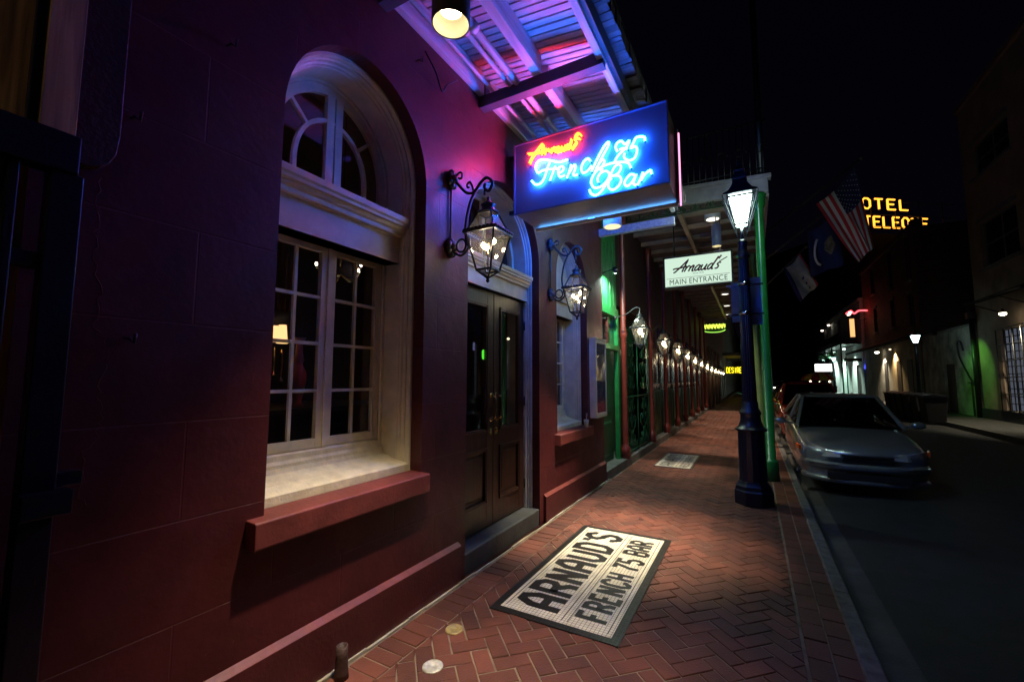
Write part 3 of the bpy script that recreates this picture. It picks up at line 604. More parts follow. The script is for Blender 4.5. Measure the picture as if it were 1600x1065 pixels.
for a in((x0-.012,x0,z0-.012,z1+.012),(x1,x1+.012,z0-.012,z1+.012)): b.box(a[0],a[1],SY-.02,SY+.012,a[2],a[3])
b.box(x0,x1,SY-.02,SY+.012,z0-.012,z0); b.box(x0,x1,SY-.02,SY+.012,z1,z1+.012); b.build('face_frame',mat('blue_metal_frame',(.10,.16,.35),.4,bump=.1),NS,bevel=.002)
b=MB(); b.box(x0,x1,SY+.013,SY+SD-.012,z0,z0+.008); b.box(x0,x1,SY+.013,SY+SD-.012,z1-.008,z1); b.box(x0,x0+.008,SY+.013,SY+SD-.012,z0+.0085,z1-.0085); b.box(x1-.008,x1,SY+.013,SY+SD-.012,z0+.0085,z1-.0085)
b.build('box_casing','bronze',NS)
b=MB(); b.box(x0,x1,SY+SD-.012,SY+SD,z0,z1); b.build('back_panel','neonpanel',NS)
b=MB(); b.bar((x0+.02,SY+SD-.02,z0-.03),(x1+.01,SY+SD-.02,z0-.03),.03); b.bar((x1+.012,SY+SD-.02,z0-.03),(x1+.012,SY+SD-.02,z1-.02),.03); b.build('rear_rail','lampwhite',NS)
ne_b=emis('white_blue_neon',(.015,.135,1),96); ne_r=emis('red_orange_neon',(1,.013,.0013),104)
b=MB()
for s in NEON_BLUE: b.tube([(SX+u,SY-.024,SZ+.005+v) for u,v in cr(s,5)],.0098,7)
b.build('script_tube_blue',ne_b,NS)
b=MB()
for s in NEON_RED: b.tube([(SX+u,SY-.022,SZ+.005+v) for u,v in cr(s,5)],.0075,7)
b.build('script_tube_red',ne_r,NS)
b=MB()
for L in(NEON_BLUE,NEON_RED):
    for s in L[:24]:
        for q in(s[0],s[-1]): b.tube([(SX+q[0],SY+.004,SZ+.005+q[1]),(SX+q[0],SY-.022,SZ+.005+q[1])],.0065,6)
b.build('tube_support','black',NS)
b=MB()
for s in NEON_BLUE: b.tube([(SX+SW-u,SY+SD+.038,SZ+.005+v) for u,v in cr(s,3)],.0078,5)
b.build('script_tube_blue',ne_b,NS)
bt=emis('lilac_border_neon',(.25,.42,1),12)
b=MB(); yy=SY+SD+.008; bt=emis('hidden_blue_arch_light',(.10,.38,1),26)
b.tube([(x1+.033,yy-.02,z1-.05),(x1+.033,yy-.02,z0-.045)],.0075,7); b.build('border_tube',emis('pink_border_neon',(1,.34,.62),2.0),NS)
b=MB(); b.tube([(x1-.02,yy+.024,z0-.018),(x0+.03,yy+.024,z0-.018)],.0075,7); b.build('border_tube',bt,NS)  # unseen tube added behind the rail to throw blue on the door arch
b=MB(); b.bar((-2.11,SY+.1,z1-.06),(SX,SY+.1,z1-.06),.04); b.bar((-2.11,SY+.1,z0+.06),(SX,SY+.1,z0+.06),.04); b.build('wall_bracket','iron',NS)

# ================================================================ LANTERNS
def lantern_body(t,x,y,zt,s=1.0,bulb='bulb',nb=3,corner=.0,full=True):
    """four sided gas lantern: zt = top of the glass roof"""
    a1,a2,a3=.062*s,.138*s,.066*s; zr=zt-.165*s; zb=zt-.46*s
    def sq(a,z): return [(x-a,y-a,z),(x+a,y-a,z),(x+a,y+a,z),(x-a,y+a,z)]
    T,Rm,Bt=sq(a1,zt),sq(a2*.93,zr),sq(a3,zb)
    f=MB(); w=.012*s
    for i in range(4):
        f.bar(T[i],Rm[i],w); f.bar(Rm[i],Bt[i],w); f.bar(T[i],T[(i+1)%4],w); f.bar(Bt[i],Bt[(i+1)%4],w*1.2)
        f.bar(sq(a2,zr)[i],sq(a2,zr)[(i+1)%4],w*1.9,w*1.5)
        if full:
            A,Bq=Vector(sq(a2*1.02,zr+.012*s)[i]),Vector(sq(a2*1.02,zr+.012*s)[(i+1)%4])
            for k in range(8): p=A.lerp(Bq,(k+.5)/8); f.sphere(p,.020*s,6,(1,1,.8))
    f.lathe([(.085*s,0),(.088*s,.012*s),(.055*s,.03*s),(.05*s,.06*s),(.062*s,.075*s),(.03*s,.095*s),(.012*s,.12*s),(.016*s,.135*s),(.0001,.15*s)],x,y,16,zt)
    for i in range(4): f.bar(Bt[i],(x,y,zb-.06*s),w)
    f.lathe([(.0001,-.10*s),(.016*s,-.085*s),(.010*s,-.065*s),(.03*s,-.05*s)],x,y,10,zb)
    f.build('frame','iron',t)
    g=MB()
    for U,D in((T,Rm),(Rm,Bt)):
        for i in range(4): g.add([U[i],U[(i+1)%4],D[(i+1)%4],D[i]],[(0,1,2,3)])
    g.build('glass','lampglass',t)
    m=MB()
    m.tube([(x,y,zb),(x,y,zr-.07*s)],.008*s,6)
    pts=[]
    for i in range(nb):
        a=2*PI*i/max(nb,1)+.9; r_=.05*s if nb>1 else 0
        q=(x+r_*math.cos(a),y+r_*math.sin(a),zr-(.05+.03*(i%2))*s-(0 if i<2 else .07*s)); pts.append(q)
        m.tube([(x,y,q[2]-.07*s),(q[0],q[1],q[2]-.03*s)],.005*s,5)
    m.build('burner','brass',t)
    for q in pts:
        m=MB(); m.sphere(q,.016*s if nb>1 else .034*s,8,(1,1,1.4)); m.build('mantle',bulb if not isinstance(bulb,str) else M[bulb],t)
def scroll_bracket(t,x,y,zlo,zhi,zc):
    m=MB()
    fr=lambda P:[(p[0],y,p[1]) for p in P]
    for z in(zlo,zhi):   # leafy rosettes on the wall
        for i in range(7):
            a=2*PI*i/7; m.sphere((-2.075,y+.035*math.cos(a),z+.05*math.sin(a)),.032,6,(.9,.9,1.1))
        m.sphere((-2.06,y,z),.04,8)
    # lower curl
    m.tube(fr(cr([(-2.07,zlo),(-2.03,zlo+.01)]+[(-1.975+.045*math.cos(a),zlo+.005+.052*math.sin(a)) for a in [R(t_) for t_ in(200,250,300,350,40,90,140,190,240)]],4)),.009,7)
    m.tube(fr(cr([(-2.06,zlo-.03),(-1.98,zlo-.075),(-1.91,zlo-.03),(-1.895,zlo+.05),(x-.17,zlo+.10)],5)),.010,7)
    # upper arm
    m.tube(fr(cr([(-2.06,zhi),(-2.0,zhi-.07),(-1.93,zhi-.14),(-1.86,zhi-.15),(-1.80,zhi-.09),(x+.02,zhi-.06),(x+.07,zhi-.11),(x+.04,zhi-.17),(x,zhi-.14),(x+.005,zhi-.105)],6)),.012,8)
    m.tube(fr(cr([(-2.05,zhi+.01),(-2.0,zhi+.045),(-1.975,zhi+.02),(-1.99,zhi-.01),(-2.01,zhi+.0)],5)),.009,7)
    m.tube(fr(cr([(-1.86,zhi-.15),(-1.88,zhi-.09),(-1.90,zhi-.06),(-1.925,zhi-.075),(-1.92,zhi-.10),(-1.90,zhi-.10)],5)),.009,7)
    # long S bar down to the lower curl
    m.tube(fr(cr([(-1.85,zhi-.14),(-1.905,zhi-.25),(-1.935,zhi-.40),(-1.93,zhi-.52),(-1.90,zlo-.02)],6)),.010,8)
    m.tube(fr(cr([(x,zhi-.15),(x,zc+.12)],3)),.009,8)
    m.tube([(-2.085,y,zhi),(-2.085,y,zlo)],.009,8)
    m.build('bracket','iron',t)
t=thing('wall_lantern','black four sided gas lantern on scroll bracket left of the double door','lantern',(-1.76,2.70,2.4),'gas lanterns on scroll brackets')
scroll_bracket(t,-1.76,2.70,2.645,3.215,2.90); lantern_body(t,-1.76,2.755,2.885,.98)
t=thing('wall_lantern','added unseen gas lantern left of the weathered timber gate, lighting its boards','lantern',(-1.76,-.55,2.4),'gas lanterns on scroll brackets')  # extra lantern out of view, added to brighten the gate boards
scroll_bracket(t,-1.76,-.55,2.645,3.215,2.90); lantern_body(t,-1.76,-.53,2.885,.98)
t=thing('wall_lantern','black four sided gas lantern on scroll bracket between door and second window','lantern',(-1.76,4.67,2.4),'gas lanterns on scroll brackets')
scroll_bracket(t,-1.76,4.67,2.60,3.215,2.83); lantern_body(t,-1.76,4.69,2.80,.93)
SL=[(8.318,2.563),(10.815,2.509),(13.04,2.459),(15.094,2.396),(17.216,2.31),(19.474,2.265),(22.034,2.199),(24.51,2.13),(27.0,2.10),(29.5,2.08),(32,2.07),(34.5,2.06)]
fx=1.72/1.85
first=None
ORD=['nearest','second','third','fourth','fifth','sixth','seventh','eighth','ninth','tenth','eleventh','farthest']
for i,(yy,zz) in enumerate(SL):
    Y=yy*fx; Z=1.6+(zz-1.6)*fx; lab='small gas lantern on the green facade, %s of the row'%ORD[i] if i else 'small gas lantern before the green iron gate, nearest of the row'
    if first is None:
        t=thing('facade_lantern',lab,'lantern',(-1.72,Y,Z-.2),'row of small gas lanterns'); lantern_body(t,-1.72,Y,Z+.165,1.0,bulb='smallbulb',nb=1)
        m=MB(); m.tube(cr([(-1.72,Y,Z+.30),(-1.72,Y,Z+.36),(-1.80,Y,Z+.38),(-1.95,Y,Z+.28),(-2.16,Y,Z+.22)],5),.010,7); m.sphere((-2.16,Y,Z+.22),.04,8,(.5,1,1.3)); m.build('bracket','iron',t)
        first=t; Y0,Z0=Y,Z
    else: copytree(first,(0,Y-Y0,Z-Z0),lab)

t=thing('wall_floodlight','small dark floodlight fixture on the bright green boards above the entry','floodlight',(-1.98,6.92,3.40))
m=MB(); m.lathe([(.0001,.12),(.05,.11),(.055,0),(.048,0)],-1.97,7.1,12,3.38,caps=False); m.tube([(-2.19,7.1,3.42),(-1.97,7.1,3.47)],.012,6); m.build('housing','iron',t)
m=MB(); m.sphere((-1.97,7.1,3.41),.03,8); m.build('bulb',emis('cool_bulb',(.7,1,.85),8),t)
l=lamp('SPOT','spot_lamp',(-1.97,7.1,3.37),240,(.8,1,.85),t,spot_size=R(155),spot_blend=.9,shadow_soft_size=.02); l.rotation_euler=Vector((-.35,.15,-1)).to_track_quat('-Z','Y').to_euler()
# ================================================================ GREEN BUILDING
G=thing('green_facade_building','dark green and red timber facade with ironwork gate and curtained bays','building',(-2.3,15,0))
GX=-2.22; GE=24.6
m=MB(); m.box(GX-.3,GX,6.755,GE,3.0,8.0); m.build('upper_wall',mat('dark_maroon_upper_wall',(.05,.018,.016),.6,bump=.2),G)
m=MB()
for i in range(11): y0=6.78+i*.105; m.box(GX-.02,GX+.028+(i%2)*.004,y0,y0+.098,2.90,4.62)
m.box(GX-.02,GX+.05,6.757,7.98,2.74,2.895); m.box(GX-.02,GX+.06,6.757,7.98,2.12,2.21); m.box(GX-.02,GX+.055,6.757,6.86,.05,2.12);m.box(GX-.02,GX+.055,6.757,6.86,2.21,2.74); m.box(GX-.02,GX+.055,7.88,7.98,.05,2.12);m.box(GX-.02,GX+.055,7.88,7.98,2.21,2.74)
m.build('entry_surround','green',G,bevel=.004)
m=MB(); m.box(GX-.12,GX-.06,6.86,7.88,.08,2.12)
for a,b_ in((.25,.85),(1.0,2.0)): m.prism([(GX-.06,a),(GX-.045,a+.03),(GX-.045,b_-.03),(GX-.06,b_)],'y',6.98,7.76)
m.build('green_door','greendark',G,bevel=.003)
m=MB(); m.box(GX-.03,GX-.025,6.86,7.88,2.21,2.74); m.build('transom_glass','glass',G)
m=MB(); m.box(GX-.14,GX-.13,6.86,7.88,2.21,2.74); m.build('transom_blind',mat('blue_stained_blind',(.02,.05,.09),.5,var=.6,scale=9,bump=0),G)
m=MB(); y=6.757
m.box(GX-.3,-2.06,6.757,GE,-.01,.15); m.build('plinth','plinthgrey',G,bevel=.01)
cols=[8.05,10.45,12.4,14.3,16.2,18.1,20.0,21.9,23.8]
for cy in cols:
    m=MB(); m.lathe([(.085,.15),(.085,.34),(.055,.38),(.05,.42),(.048,2.35),(.062,2.40),(.075,2.44),(.062,2.50),(.05,2.54),(.048,4.5),(.08,4.56),(.08,4.72)],-2.10,cy,16); m.build('column','redcol',G)
# ironwork gate between the first two columns
m=MB(); fr=lambda P,x=-2.14:[(x,p[0],p[1]) for p in P]
ya,yb=8.18,10.32
for yy in(ya,(ya+yb)/2,yb): m.tube([(-2.14,yy,.15),(-2.14,yy,2.62)],.016,6)
for zz in(.2,1.25,2.35,2.6): m.tube([(-2.14,ya,zz),(-2.14,yb,zz)],.014,6)
for hy in(0,1):
    c0=ya+(yb-ya)*(.25+.5*hy)
    for k,(cz_,s_) in enumerate(((.45,1),(.78,-1),(1.05,1),(1.5,1),(1.85,-1),(2.15,1))):
        for sd in(-1,1):
            m.tube(fr(spiral(c0+sd*.19,cz_,.16,.03,PI/2*s_,PI/2*s_+sd*4.6*1.2,20)),.010,5)
        m.tube(fr([(c0,cz_-.14),(c0+.07,cz_),(c0,cz_+.14),(c0-.07,cz_),(c0,cz_-.14)]),.009,5)
    for q in range(-4,5): m.tube(fr([(c0+q*.105,.2),(c0+q*.105,.36)]),.007,5); m.tube(fr([(c0+q*.105,2.35),(c0+q*.105,2.6)]),.007,5)
m.build('iron_gate',mat('dark_green_iron',(.012,.11,.04),.35,bump=.1),G)
m=MB(); m.box(GX-.35,GX-.30,8.0,10.5,.15,4.7); m.build('gate_backing','greendark',G)
m=MB(); m.box(-2.128,-2.120,9.72,9.80,1.38,1.52); m.build('lock_plate','brass',G)
for a,b_ in zip(cols[1:-1],cols[2:]):
    m=MB(); y0,y1=a+.07,b_-.07
    m.box(GX-.06,GX,y0,y1,.15,1.30); n=5
    for i in range(n): q=y0+.04+(y1-y0-.08)*i/n; m.box(GX,GX+.014,q+.02,q+(y1-y0-.08)/n-.02,.22,1.24)
    m.build('shutter_panel','greendark',G,bevel=.003)
    m=MB(); m.box(GX-.04,GX-.034,y0,y1,1.30,2.95); m.box(GX-.04,GX-.0,y0,y0+.05,1.30,3.0); m.box(GX-.04,GX-.0,y1-.05,y1,1.30,3.0)
    m.build('dark_window',mat('dark_maroon_gloss',(.03,.006,.006),.25,bump=0) if 'dmg' not in M else M['dmg'],G)
    m=MB(); vs=[];fs=[];n=36
    for i in range(n+1): q=y0+.05+(y1-y0-.1)*i/n; xx=GX-.02+.008*math.sin(i*1.9); vs+=[(xx,q,1.475),(xx,q,1.385+.03*math.cos(i*1.9*.5))]
    for i in range(n): fs.append((2*i,2*i+2,2*i+3,2*i+1))
    m.add(vs,fs,True); m.build('lace_curtain',mat('lace_white',(.85,.83,.76),.8,bump=0,var=.5,scale=60),G)
# ================================================================ GALLERY over the green building
GA=thing('street_gallery','white edged iron lace gallery roof over the sidewalk beyond the bar','gallery',(-1,8.1,4.7))
def gz(x): return 4.80-(x+1.05)*.05
m=MB(); m.prism([(-2.2,gz(-2.2)-.05),(.35,gz(.35)-.05),(.35,gz(.35)+.20),(-2.2,gz(-2.2)+.20)],'y',8.04,8.14); m.prism([(-2.2,gz(-2.2)+.2005),(.40,gz(.4)+.2005),(.40,gz(.4)+.26),(-2.2,gz(-2.2)+.26)],'y',7.99,8.18); m.box(.30,.36,8.14,GE,4.66,4.90); m.build('edge_beam',mat('grey_mauve_paint',(.30,.27,.29),.5,bump=.15),GA,bevel=.006)
m=MB(); y=8.15
while y<GE: m.box(-2.2,.30,y,y+.142,4.83,4.85); y+=.15
m.build('board_ceiling',woodmat('brown_grey_boards',(.10,.075,.065),'x',.6,.3),GA)
m=MB(); y=8.7
while y<GE: m.box(-2.2,.30,y,y+.06,4.74,4.828); y+=.75
m.box(-1.12,-1.04,8.2,GE,4.66,4.74); m.build('rafter','bronze',GA)
m=MB()
for k in range(10):
    c0=-2.0+k*.245
    for sd in(-1,1): m.tube([(p[0],8.09,p[1]) for p in spiral(c0+sd*.055,4.66,.055,.012,PI/2,PI/2+sd*7,16)],.008,5)
    m.tube([(c0+.0,8.09,4.60),(c0,8.09,4.76)],.006,5)
m.tube([(-2.2,8.09,4.595),(.25,8.09,4.595)],.010,6)
m.build('iron_lace','greendark',GA)
m=MB()
for k in range(26):   # railing above
    x=-2.15+k*.098; m.tube([(x,8.06,5.0),(x,8.06,5.95)],.009,5)
    if k%3==0: m.tube([(p[0],8.06,p[1]) for p in spiral(x+.05,5.45,.10,.02,0,7,16)],.009,5)
m.tube([(-2.2,8.06,5.95),(.36,8.06,5.95)],.018,6); m.tube([(-2.2,8.06,5.12),(.36,8.06,5.12)],.012,6)
m.build('railing','iron',GA)
m=MB(); m.box(-2.2,.36,8.2,GE,4.852,4.98); m.build('gallery_deck','black',GA)
m=MB(); m.lathe([(.052,5.0),(.05,8.2)],.26,8.12,12); m.build('upper_post','postblue',GA)
for i,(yy,xx) in enumerate(((8.12,.20),(12.0,.12),(16.0,.12),(20.0,.12),(24.0,.12))):
    m=MB(); m.lathe([(.105,.0),(.105,.30),(.098,.315),(.070,.33),(.068,4.45),(.10,4.5),(.10,4.62),(.12,4.66),(.12,4.70)],xx,yy,24)
    o=m.build('gallery_post','greenpost' if i==0 else mat('olive_post_paint',(.05,.10,.03),.4,bump=.1)); tag(o,['thick bright green iron post just behind the street lamp','olive green post second along the kerb behind the bright one','green post third along the kerb','green post fourth along the kerb','farthest green post along the kerb'][i],'post','gallery posts along the kerb')
for i,yy in enumerate((9.0,11.8,14.6,17.38,20.2,23.0)):
    xx=-.56-.025*(yy-9)
    t=thing('recessed_downlight','round recessed downlight in the gallery ceiling, %s from the sign end'%['first','second','third','fourth','fifth','sixth'][i],'downlight',(xx,yy,4.72),'recessed downlights under the gallery')
    m=MB(); m.lathe([(.115,0),(.145,.004),(.145,.015),(.115,.02)],xx,yy,28,4.70,caps=False); m.lathe([(.145,.012),(.145,.12)],xx,yy,28,4.70,caps=False); m.build('trim','lampwhite',t)
    m=MB(); m.lathe([(.0001,0),(.114,0),(.114,.005),(.0001,.005)],xx,yy,28,4.706); m.build('lens',emis('recessed_lens',(1,.90,.68),3.2),t)
    lamp('SPOT','spot_lamp',(xx,yy,4.690),900,(1,.80,.60),t,spot_size=R(46),spot_blend=.7,shadow_soft_size=.06)
t=downlight(-.50,8.9,4.13,.42,'dark hanging cylinder downlight above the main entrance sign',0,mat('slate_blue_enamel',(.16,.17,.30),.4,bump=0),r=.085,ztop=4.72)
# ---------------------------------------------------------------- main entrance sign
LG=thing('lightbox_sign','white lit box sign with red script and small capitals hung under the gallery','sign',(-.87,9,3.45))
m=MB(); ax,bx,az,bz=-1.475,-.272,3.445,4.03
m.box(ax-.03,bx+.03,9.015,9.18,az-.03,bz+.03)
for q in((ax-.03,ax,az-.03,bz+.03),(bx,bx+.03,az-.03,bz+.03)): m.box(q[0],q[1],8.985,9.015,q[2],q[3])
m.box(ax,bx,8.985,9.015,az-.03,az); m.box(ax,bx,8.985,9.015,bz,bz+.03); m.build('casing','black',LG)
m=MB(); m.box(ax,bx,9.003,9.014,az,bz); m.build('lit_panel',emis('backlit_pale_green_panel',(.70,.92,.74),.95),LG)
m=MB(); m.tube([(-1.3,9.1,4.06),(-1.3,9.1,4.83)],.015,8); m.tube([(-.45,9.1,4.06),(-.45,9.1,4.83)],.015,8); m.build('hanger','iron',LG)
ink=mat('dark_red_ink',(.12,.006,.02),.5,bump=0); ink2=mat('black_ink',(.02,.03,.025),.5,bump=0)
FONT={'A':([[(-.25,.0),(0,.12),(.5,.85),(1.15,1.95),(1.28,2.05),(1.18,1.0),(1.12,.0)],[(-.55,.62),(-.2,.75),(.6,.80),(1.5,1.05)]],1.45),
'r':([[(.0,1.0),(.08,.5),(.0,.0)],[(.05,.45),(.3,.95),(.6,1.0)]],.68),
'n':([[(0,.98),(.05,.5),(0,0)],[(.03,.5),(.35,1.0),(.55,.9),(.5,.3),(.6,.0),(.78,.1)]],.85),
'a':([[(.68,.85),(.4,1.0),(.1,.7),(.04,.25),(.22,0),(.52,.25),(.72,.95)],[(.72,.95),(.62,.3),(.72,0),(.95,.12)]],1.0),
'u':([[(0,1),(-.03,.35),(.2,0),(.5,.3),(.66,1.0)],[(.66,1),(.58,.3),(.68,0),(.88,.12)]],.95),
'd':([[(.66,.85),(.38,1.0),(.08,.7),(.03,.25),(.22,0),(.5,.25),(.74,1.1),(1.0,2.2)],[(.74,1.1),(.62,.3),(.74,0),(.92,.1)]],1.02),
"'":([[(.32,2.35),(.12,1.75)]],.15),
's':([[(.62,.95),(.38,1.05),(.14,.8),(.42,.42),(.34,.05),(.0,.0)]],.7)}
def script(mb,text,u0,v0,sc,slant,w,fr,sx=1):
    u=u0
    for chh in text:
        st,adv=FONT[chh]
        for s in st:
            P=[(u+(x*sx+y*slant)*sc,v0+y*sc) for x,y in s]; mb.ribbon(cr(P,5) if len(P)>2 else P,w,.002,fr)
        u+=adv*sc*sx
m=MB(); script(m,"Arnaud's",ax+.19,az+.285,.105,.45,.029,lambda u,v,t:(u,9.0028-t,v),1.13)
m.ribbon([(bx-.20,bz-.17),(bx-.06,bz-.10)],.018,.0015,lambda u,v,t:(u,9.0029-t,v)); m.build('script_lettering',ink,LG)
def text(s,size,loc,rot,m,name,parent,ext=.001,align='CENTER',sx=1,sp=1.0):
    c=bpy.data.curves.new('txt','FONT'); c.body=s; c.size=size; c.extrude=ext;  c.align_x=align; c.align_y='CENTER'; c.space_character=sp
    o=bpy.data.objects.new('txt',c); COL.objects.link(o); dg=bpy.context.evaluated_depsgraph_get(); me=bpy.data.meshes.new_from_object(o.evaluated_get(dg))
    Mx=Matrix.Translation(loc)@rot.to_4x4()@Matrix.Diagonal((sx,1,1,1)); me.transform(Mx)
    bpy.data.objects.remove(o); me.materials.clear(); me.materials.append(M[m] if isinstance(m,str) else m)
    q=bpy.data.objects.new(name,me); COL.objects.link(q)
    if parent is not None: q.parent=parent; q.location=-wloc(parent)
    return q
FACE_Y=Matrix.Rotation(PI/2,3,'X')   # text facing -Y
text('MAIN',.150,((ax+bx)/2-.36,9.0025,az+.088),FACE_Y,ink2,'capital_lettering',LG,ext=.0012,sx=.86,sp=1.06)
text('ENTRANCE',.150,((ax+bx)/2+.19,9.0025,az+.088),FACE_Y,ink2,'capital_lettering',LG,ext=.0012,sx=.86,sp=1.06)
text('Since 1918',.045,((ax+bx)/2+.02,9.0025,az+.235),FACE_Y,mat('pale_grey_ink',(.25,.35,.28),.5,bump=0),'small_lettering',LG)
m=MB(); m.box(ax+.03,bx-.03,9.0015,9.003,az+.165,az+.172); m.box(ax+.03,bx-.03,9.0015,9.003,az+.012,az+.018); m.build('rule_line',ink2,LG)
# ---------------------------------------------------------------- street lamp
LP=thing('street_lamp','tall blue black cast iron street lamp with cold white lantern at kerb','street lamp',(-.05,6.52,0))
cx,cy=-.05,6.52
m=MB()
m.lathe([(.235,0),(.24,.02),(.24,.17),(.225,.19),(.215,.23),(.19,.26),(.175,.29)],cx,cy,8,rot=PI/8,smooth=False)
m.lathe([(.168,.29),(.160,.55),(.158,.93)],cx,cy,16,smooth=False)
m.lathe([(.185,.93),(.19,.955),(.15,.98),(.135,1.02),(.12,1.06),(.118,1.13),(.135,1.16),(.118,1.19),(.10,1.22),(.095,1.30)],cx,cy,24)
m.build('base','postblue',LP,bevel=.004)
m=MB(); n=16; vs=[];zs=[1.30,3.20]
prof=[]
for i in range(64):
    a=2*PI*i/64; f=.90+.10*abs(math.cos(a*8)); prof.append((a,f))
for z,r_ in((1.28,.088),(1.9,.078),(3.25,.062)): vs+=[(cx+r_*f*math.cos(a),cy+r_*f*math.sin(a),z) for a,f in prof]
m.add(vs,[(k*64+i,k*64+(i+1)%64,(k+1)*64+(i+1)%64,(k+1)*64+i) for k in range(2) for i in range(64)])
m.lathe([(.062,3.22),(.085,3.25),(.085,3.29),(.06,3.33),(.05,3.42),(.065,3.45),(.03,3.5)],cx,cy,20); m.build('shaft','postblue',LP)
m=MB(); zt,zb=4.07,3.70; a2,a3=.150,.075
def sq(a,z): return [(cx-a,cy-a,z),(cx+a,cy-a,z),(cx+a,cy+a,z),(cx-a,cy+a,z)]
for i in range(4):
    T,Bt=sq(a2,zt),sq(a3,zb); m.bar(T[i],Bt[i],.018); m.bar(T[i],T[(i+1)%4],.024); m.bar(Bt[i],Bt[(i+1)%4],.022)
    T2,B2=sq(.215,4.09),sq(.04,3.52); m.bar(T2[i],B2[i],.010)
m.lathe([(.30,4.095),(.285,4.12),(.20,4.17),(.14,4.25),(.115,4.33),(.13,4.35),(.13,4.385),(.09,4.40),(.085,4.45),(.10,4.47),(.04,4.52),(.02,4.60),(.0001,4.63)],cx,cy,4,rot=PI/4,smooth=False)
m.tube([(cx,cy,3.48),(cx,cy,3.67)],.022,8); m.build('lantern_frame','postblue',LP)
m=MB(); T,Bt=sq(a2-.006,zt-.01),sq(a3-.004,zb+.01)
m.add(T+Bt,[(i,(i+1)%4,4+(i+1)%4,4+i) for i in range(4)]+[(4,5,6,7)]); m.build('lit_glass',emis('cold_white_lamp_glass',(.72,1,.88),52),LP)
for sd,y_ in((-1,6.44),(1,6.50)):
    t=MB(); xx=cx+(.115 if sd>0 else -.09)
    t.box(xx-.078,xx+.078,y_+.16,y_+.166,2.34 if sd>0 else 2.38,2.99 if sd>0 else 2.93)
    o=t.build('street_sign_plate',mat('blue_grey_sign_back' if sd>0 else 'grey_sign_back',(.07,.10,.34) if sd>0 else (.10,.10,.10),.35,bump=.05)); tag(o,'tall blue grey metal plate on right side of the lamp post' if sd>0 else 'tall dark grey metal plate on left side of the lamp post','sign')
m=MB()
for z in(2.48,2.88): m.lathe([(.078,-.02),(.084,-.02),(.084,.02),(.078,.02)],cx,cy,20,z); m.box(cx-.22,cx+.22,cy+.075,cy+.085,z-.012,z+.012)
m.build('clamp_band','chrome',LP)
# ================================================================ MOSAICS
def tilemat(name,col,var=.25,mort=(.09,.08,.06)):
    return brickmat(name,col,mort,.0262,.0262,(0,0),.0017,rough=.35,plane='xy',bumpd=.002,var=var,frac=0,nscale=9)
TW=tilemat('white_mosaic_tile',(.80,.76,.62)); TB=tilemat('black_mosaic_tile',(.012,.011,.011),mort=(.03,.026,.022))
c_=.26
BL={ # strokes in a 1 wide x 1 high box
'A':[[(0,0),(0,.72),(.3,1),(.7,1),(1,.72),(1,0)],[(0,.42),(1,.42)]],
'R':[[(0,0),(0,1),(.7,1),(1,.86),(1,.62),(.7,.5),(0,.5)],[(.45,.5),(1,.22),(1,0)]],
'N':[[(0,0),(0,1)],[(0,1),(1,0)],[(1,0),(1,1)]],
'U':[[(0,1),(0,.22),(.3,0),(.7,0),(1,.22),(1,1)]],
'D':[[(0,0),(0,1),(.65,1),(1,.78),(1,.22),(.65,0),(0,0)]],
"'":[[(.5,1.05),(.35,.82)]],
'S':[[(1,.76),(1,.84),(.7,1),(.3,1),(0,.84),(0,.66),(.3,.52),(.7,.48),(1,.34),(1,.16),(.7,0),(.3,0),(0,.16),(0,.24)]],
'F':[[(0,0),(0,1),(1,1)],[(0,.52),(.75,.52)]],
'E':[[(1,0),(0,0),(0,1),(1,1)],[(0,.52),(.8,.52)]],
'C':[[(1,.76),(1,.84),(.7,1),(.3,1),(0,.78),(0,.22),(.3,0),(.7,0),(1,.16),(1,.26)]],
'H':[[(0,0),(0,1)],[(1,0),(1,1)],[(0,.5),(1,.5)]],
'7':[[(0,1),(1,1),(.35,.4),(.35,0)]],
'5':[[(1,1),(0,1),(0,.56),(.7,.56),(1,.42),(1,.16),(.7,0),(.3,0),(0,.16)]],
'B':[[(0,0),(0,1),(.7,1),(1,.88),(1,.64),(.75,.52),(0,.52)],[(.75,.52),(1,.38),(1,.14),(.7,0),(0,0)]],
'T':[[(0,1),(1,1)],[(.5,1),(.5,0)]],'O':[[(.3,0),(0,.2),(0,.8),(.3,1),(.7,1),(1,.8),(1,.2),(.7,0),(.3,0)]],'L':[[(0,1),(0,0),(1,0)]],'M':[[(0,0),(0,1)],[(0,1),(.5,.4),(1,1)],[(1,1),(1,0)]],'I':[[(.5,0),(.5,1)]],' ':[]}
def block(mb,s,y0,y1,xb,h,w,z,gapf=.22):
    n=sum(.35 if ch=="'" else (.55 if ch==' ' else 1) for ch in s); adv=(y1-y0)/n; lw=adv*(1-gapf)-0; u=y0; k=0
    for ch in s:
        a=adv*(.35 if ch=="'" else .55 if ch==' ' else 1)
        for st in BL[ch]:
            wid=lw if ch!="'" else adv*.3
            P=[(u+w/2+x*(wid-w*.6),w/2+y*(h-w)) for x,y in st]; k+=1
            closed=P[0]==P[-1]
            mb.ribbon(P[:-1] if closed else P,w,.0007+.00012*(k%5),lambda a_,b_,t:(xb-b_,a_,z+t),closed=closed)
        u+=a
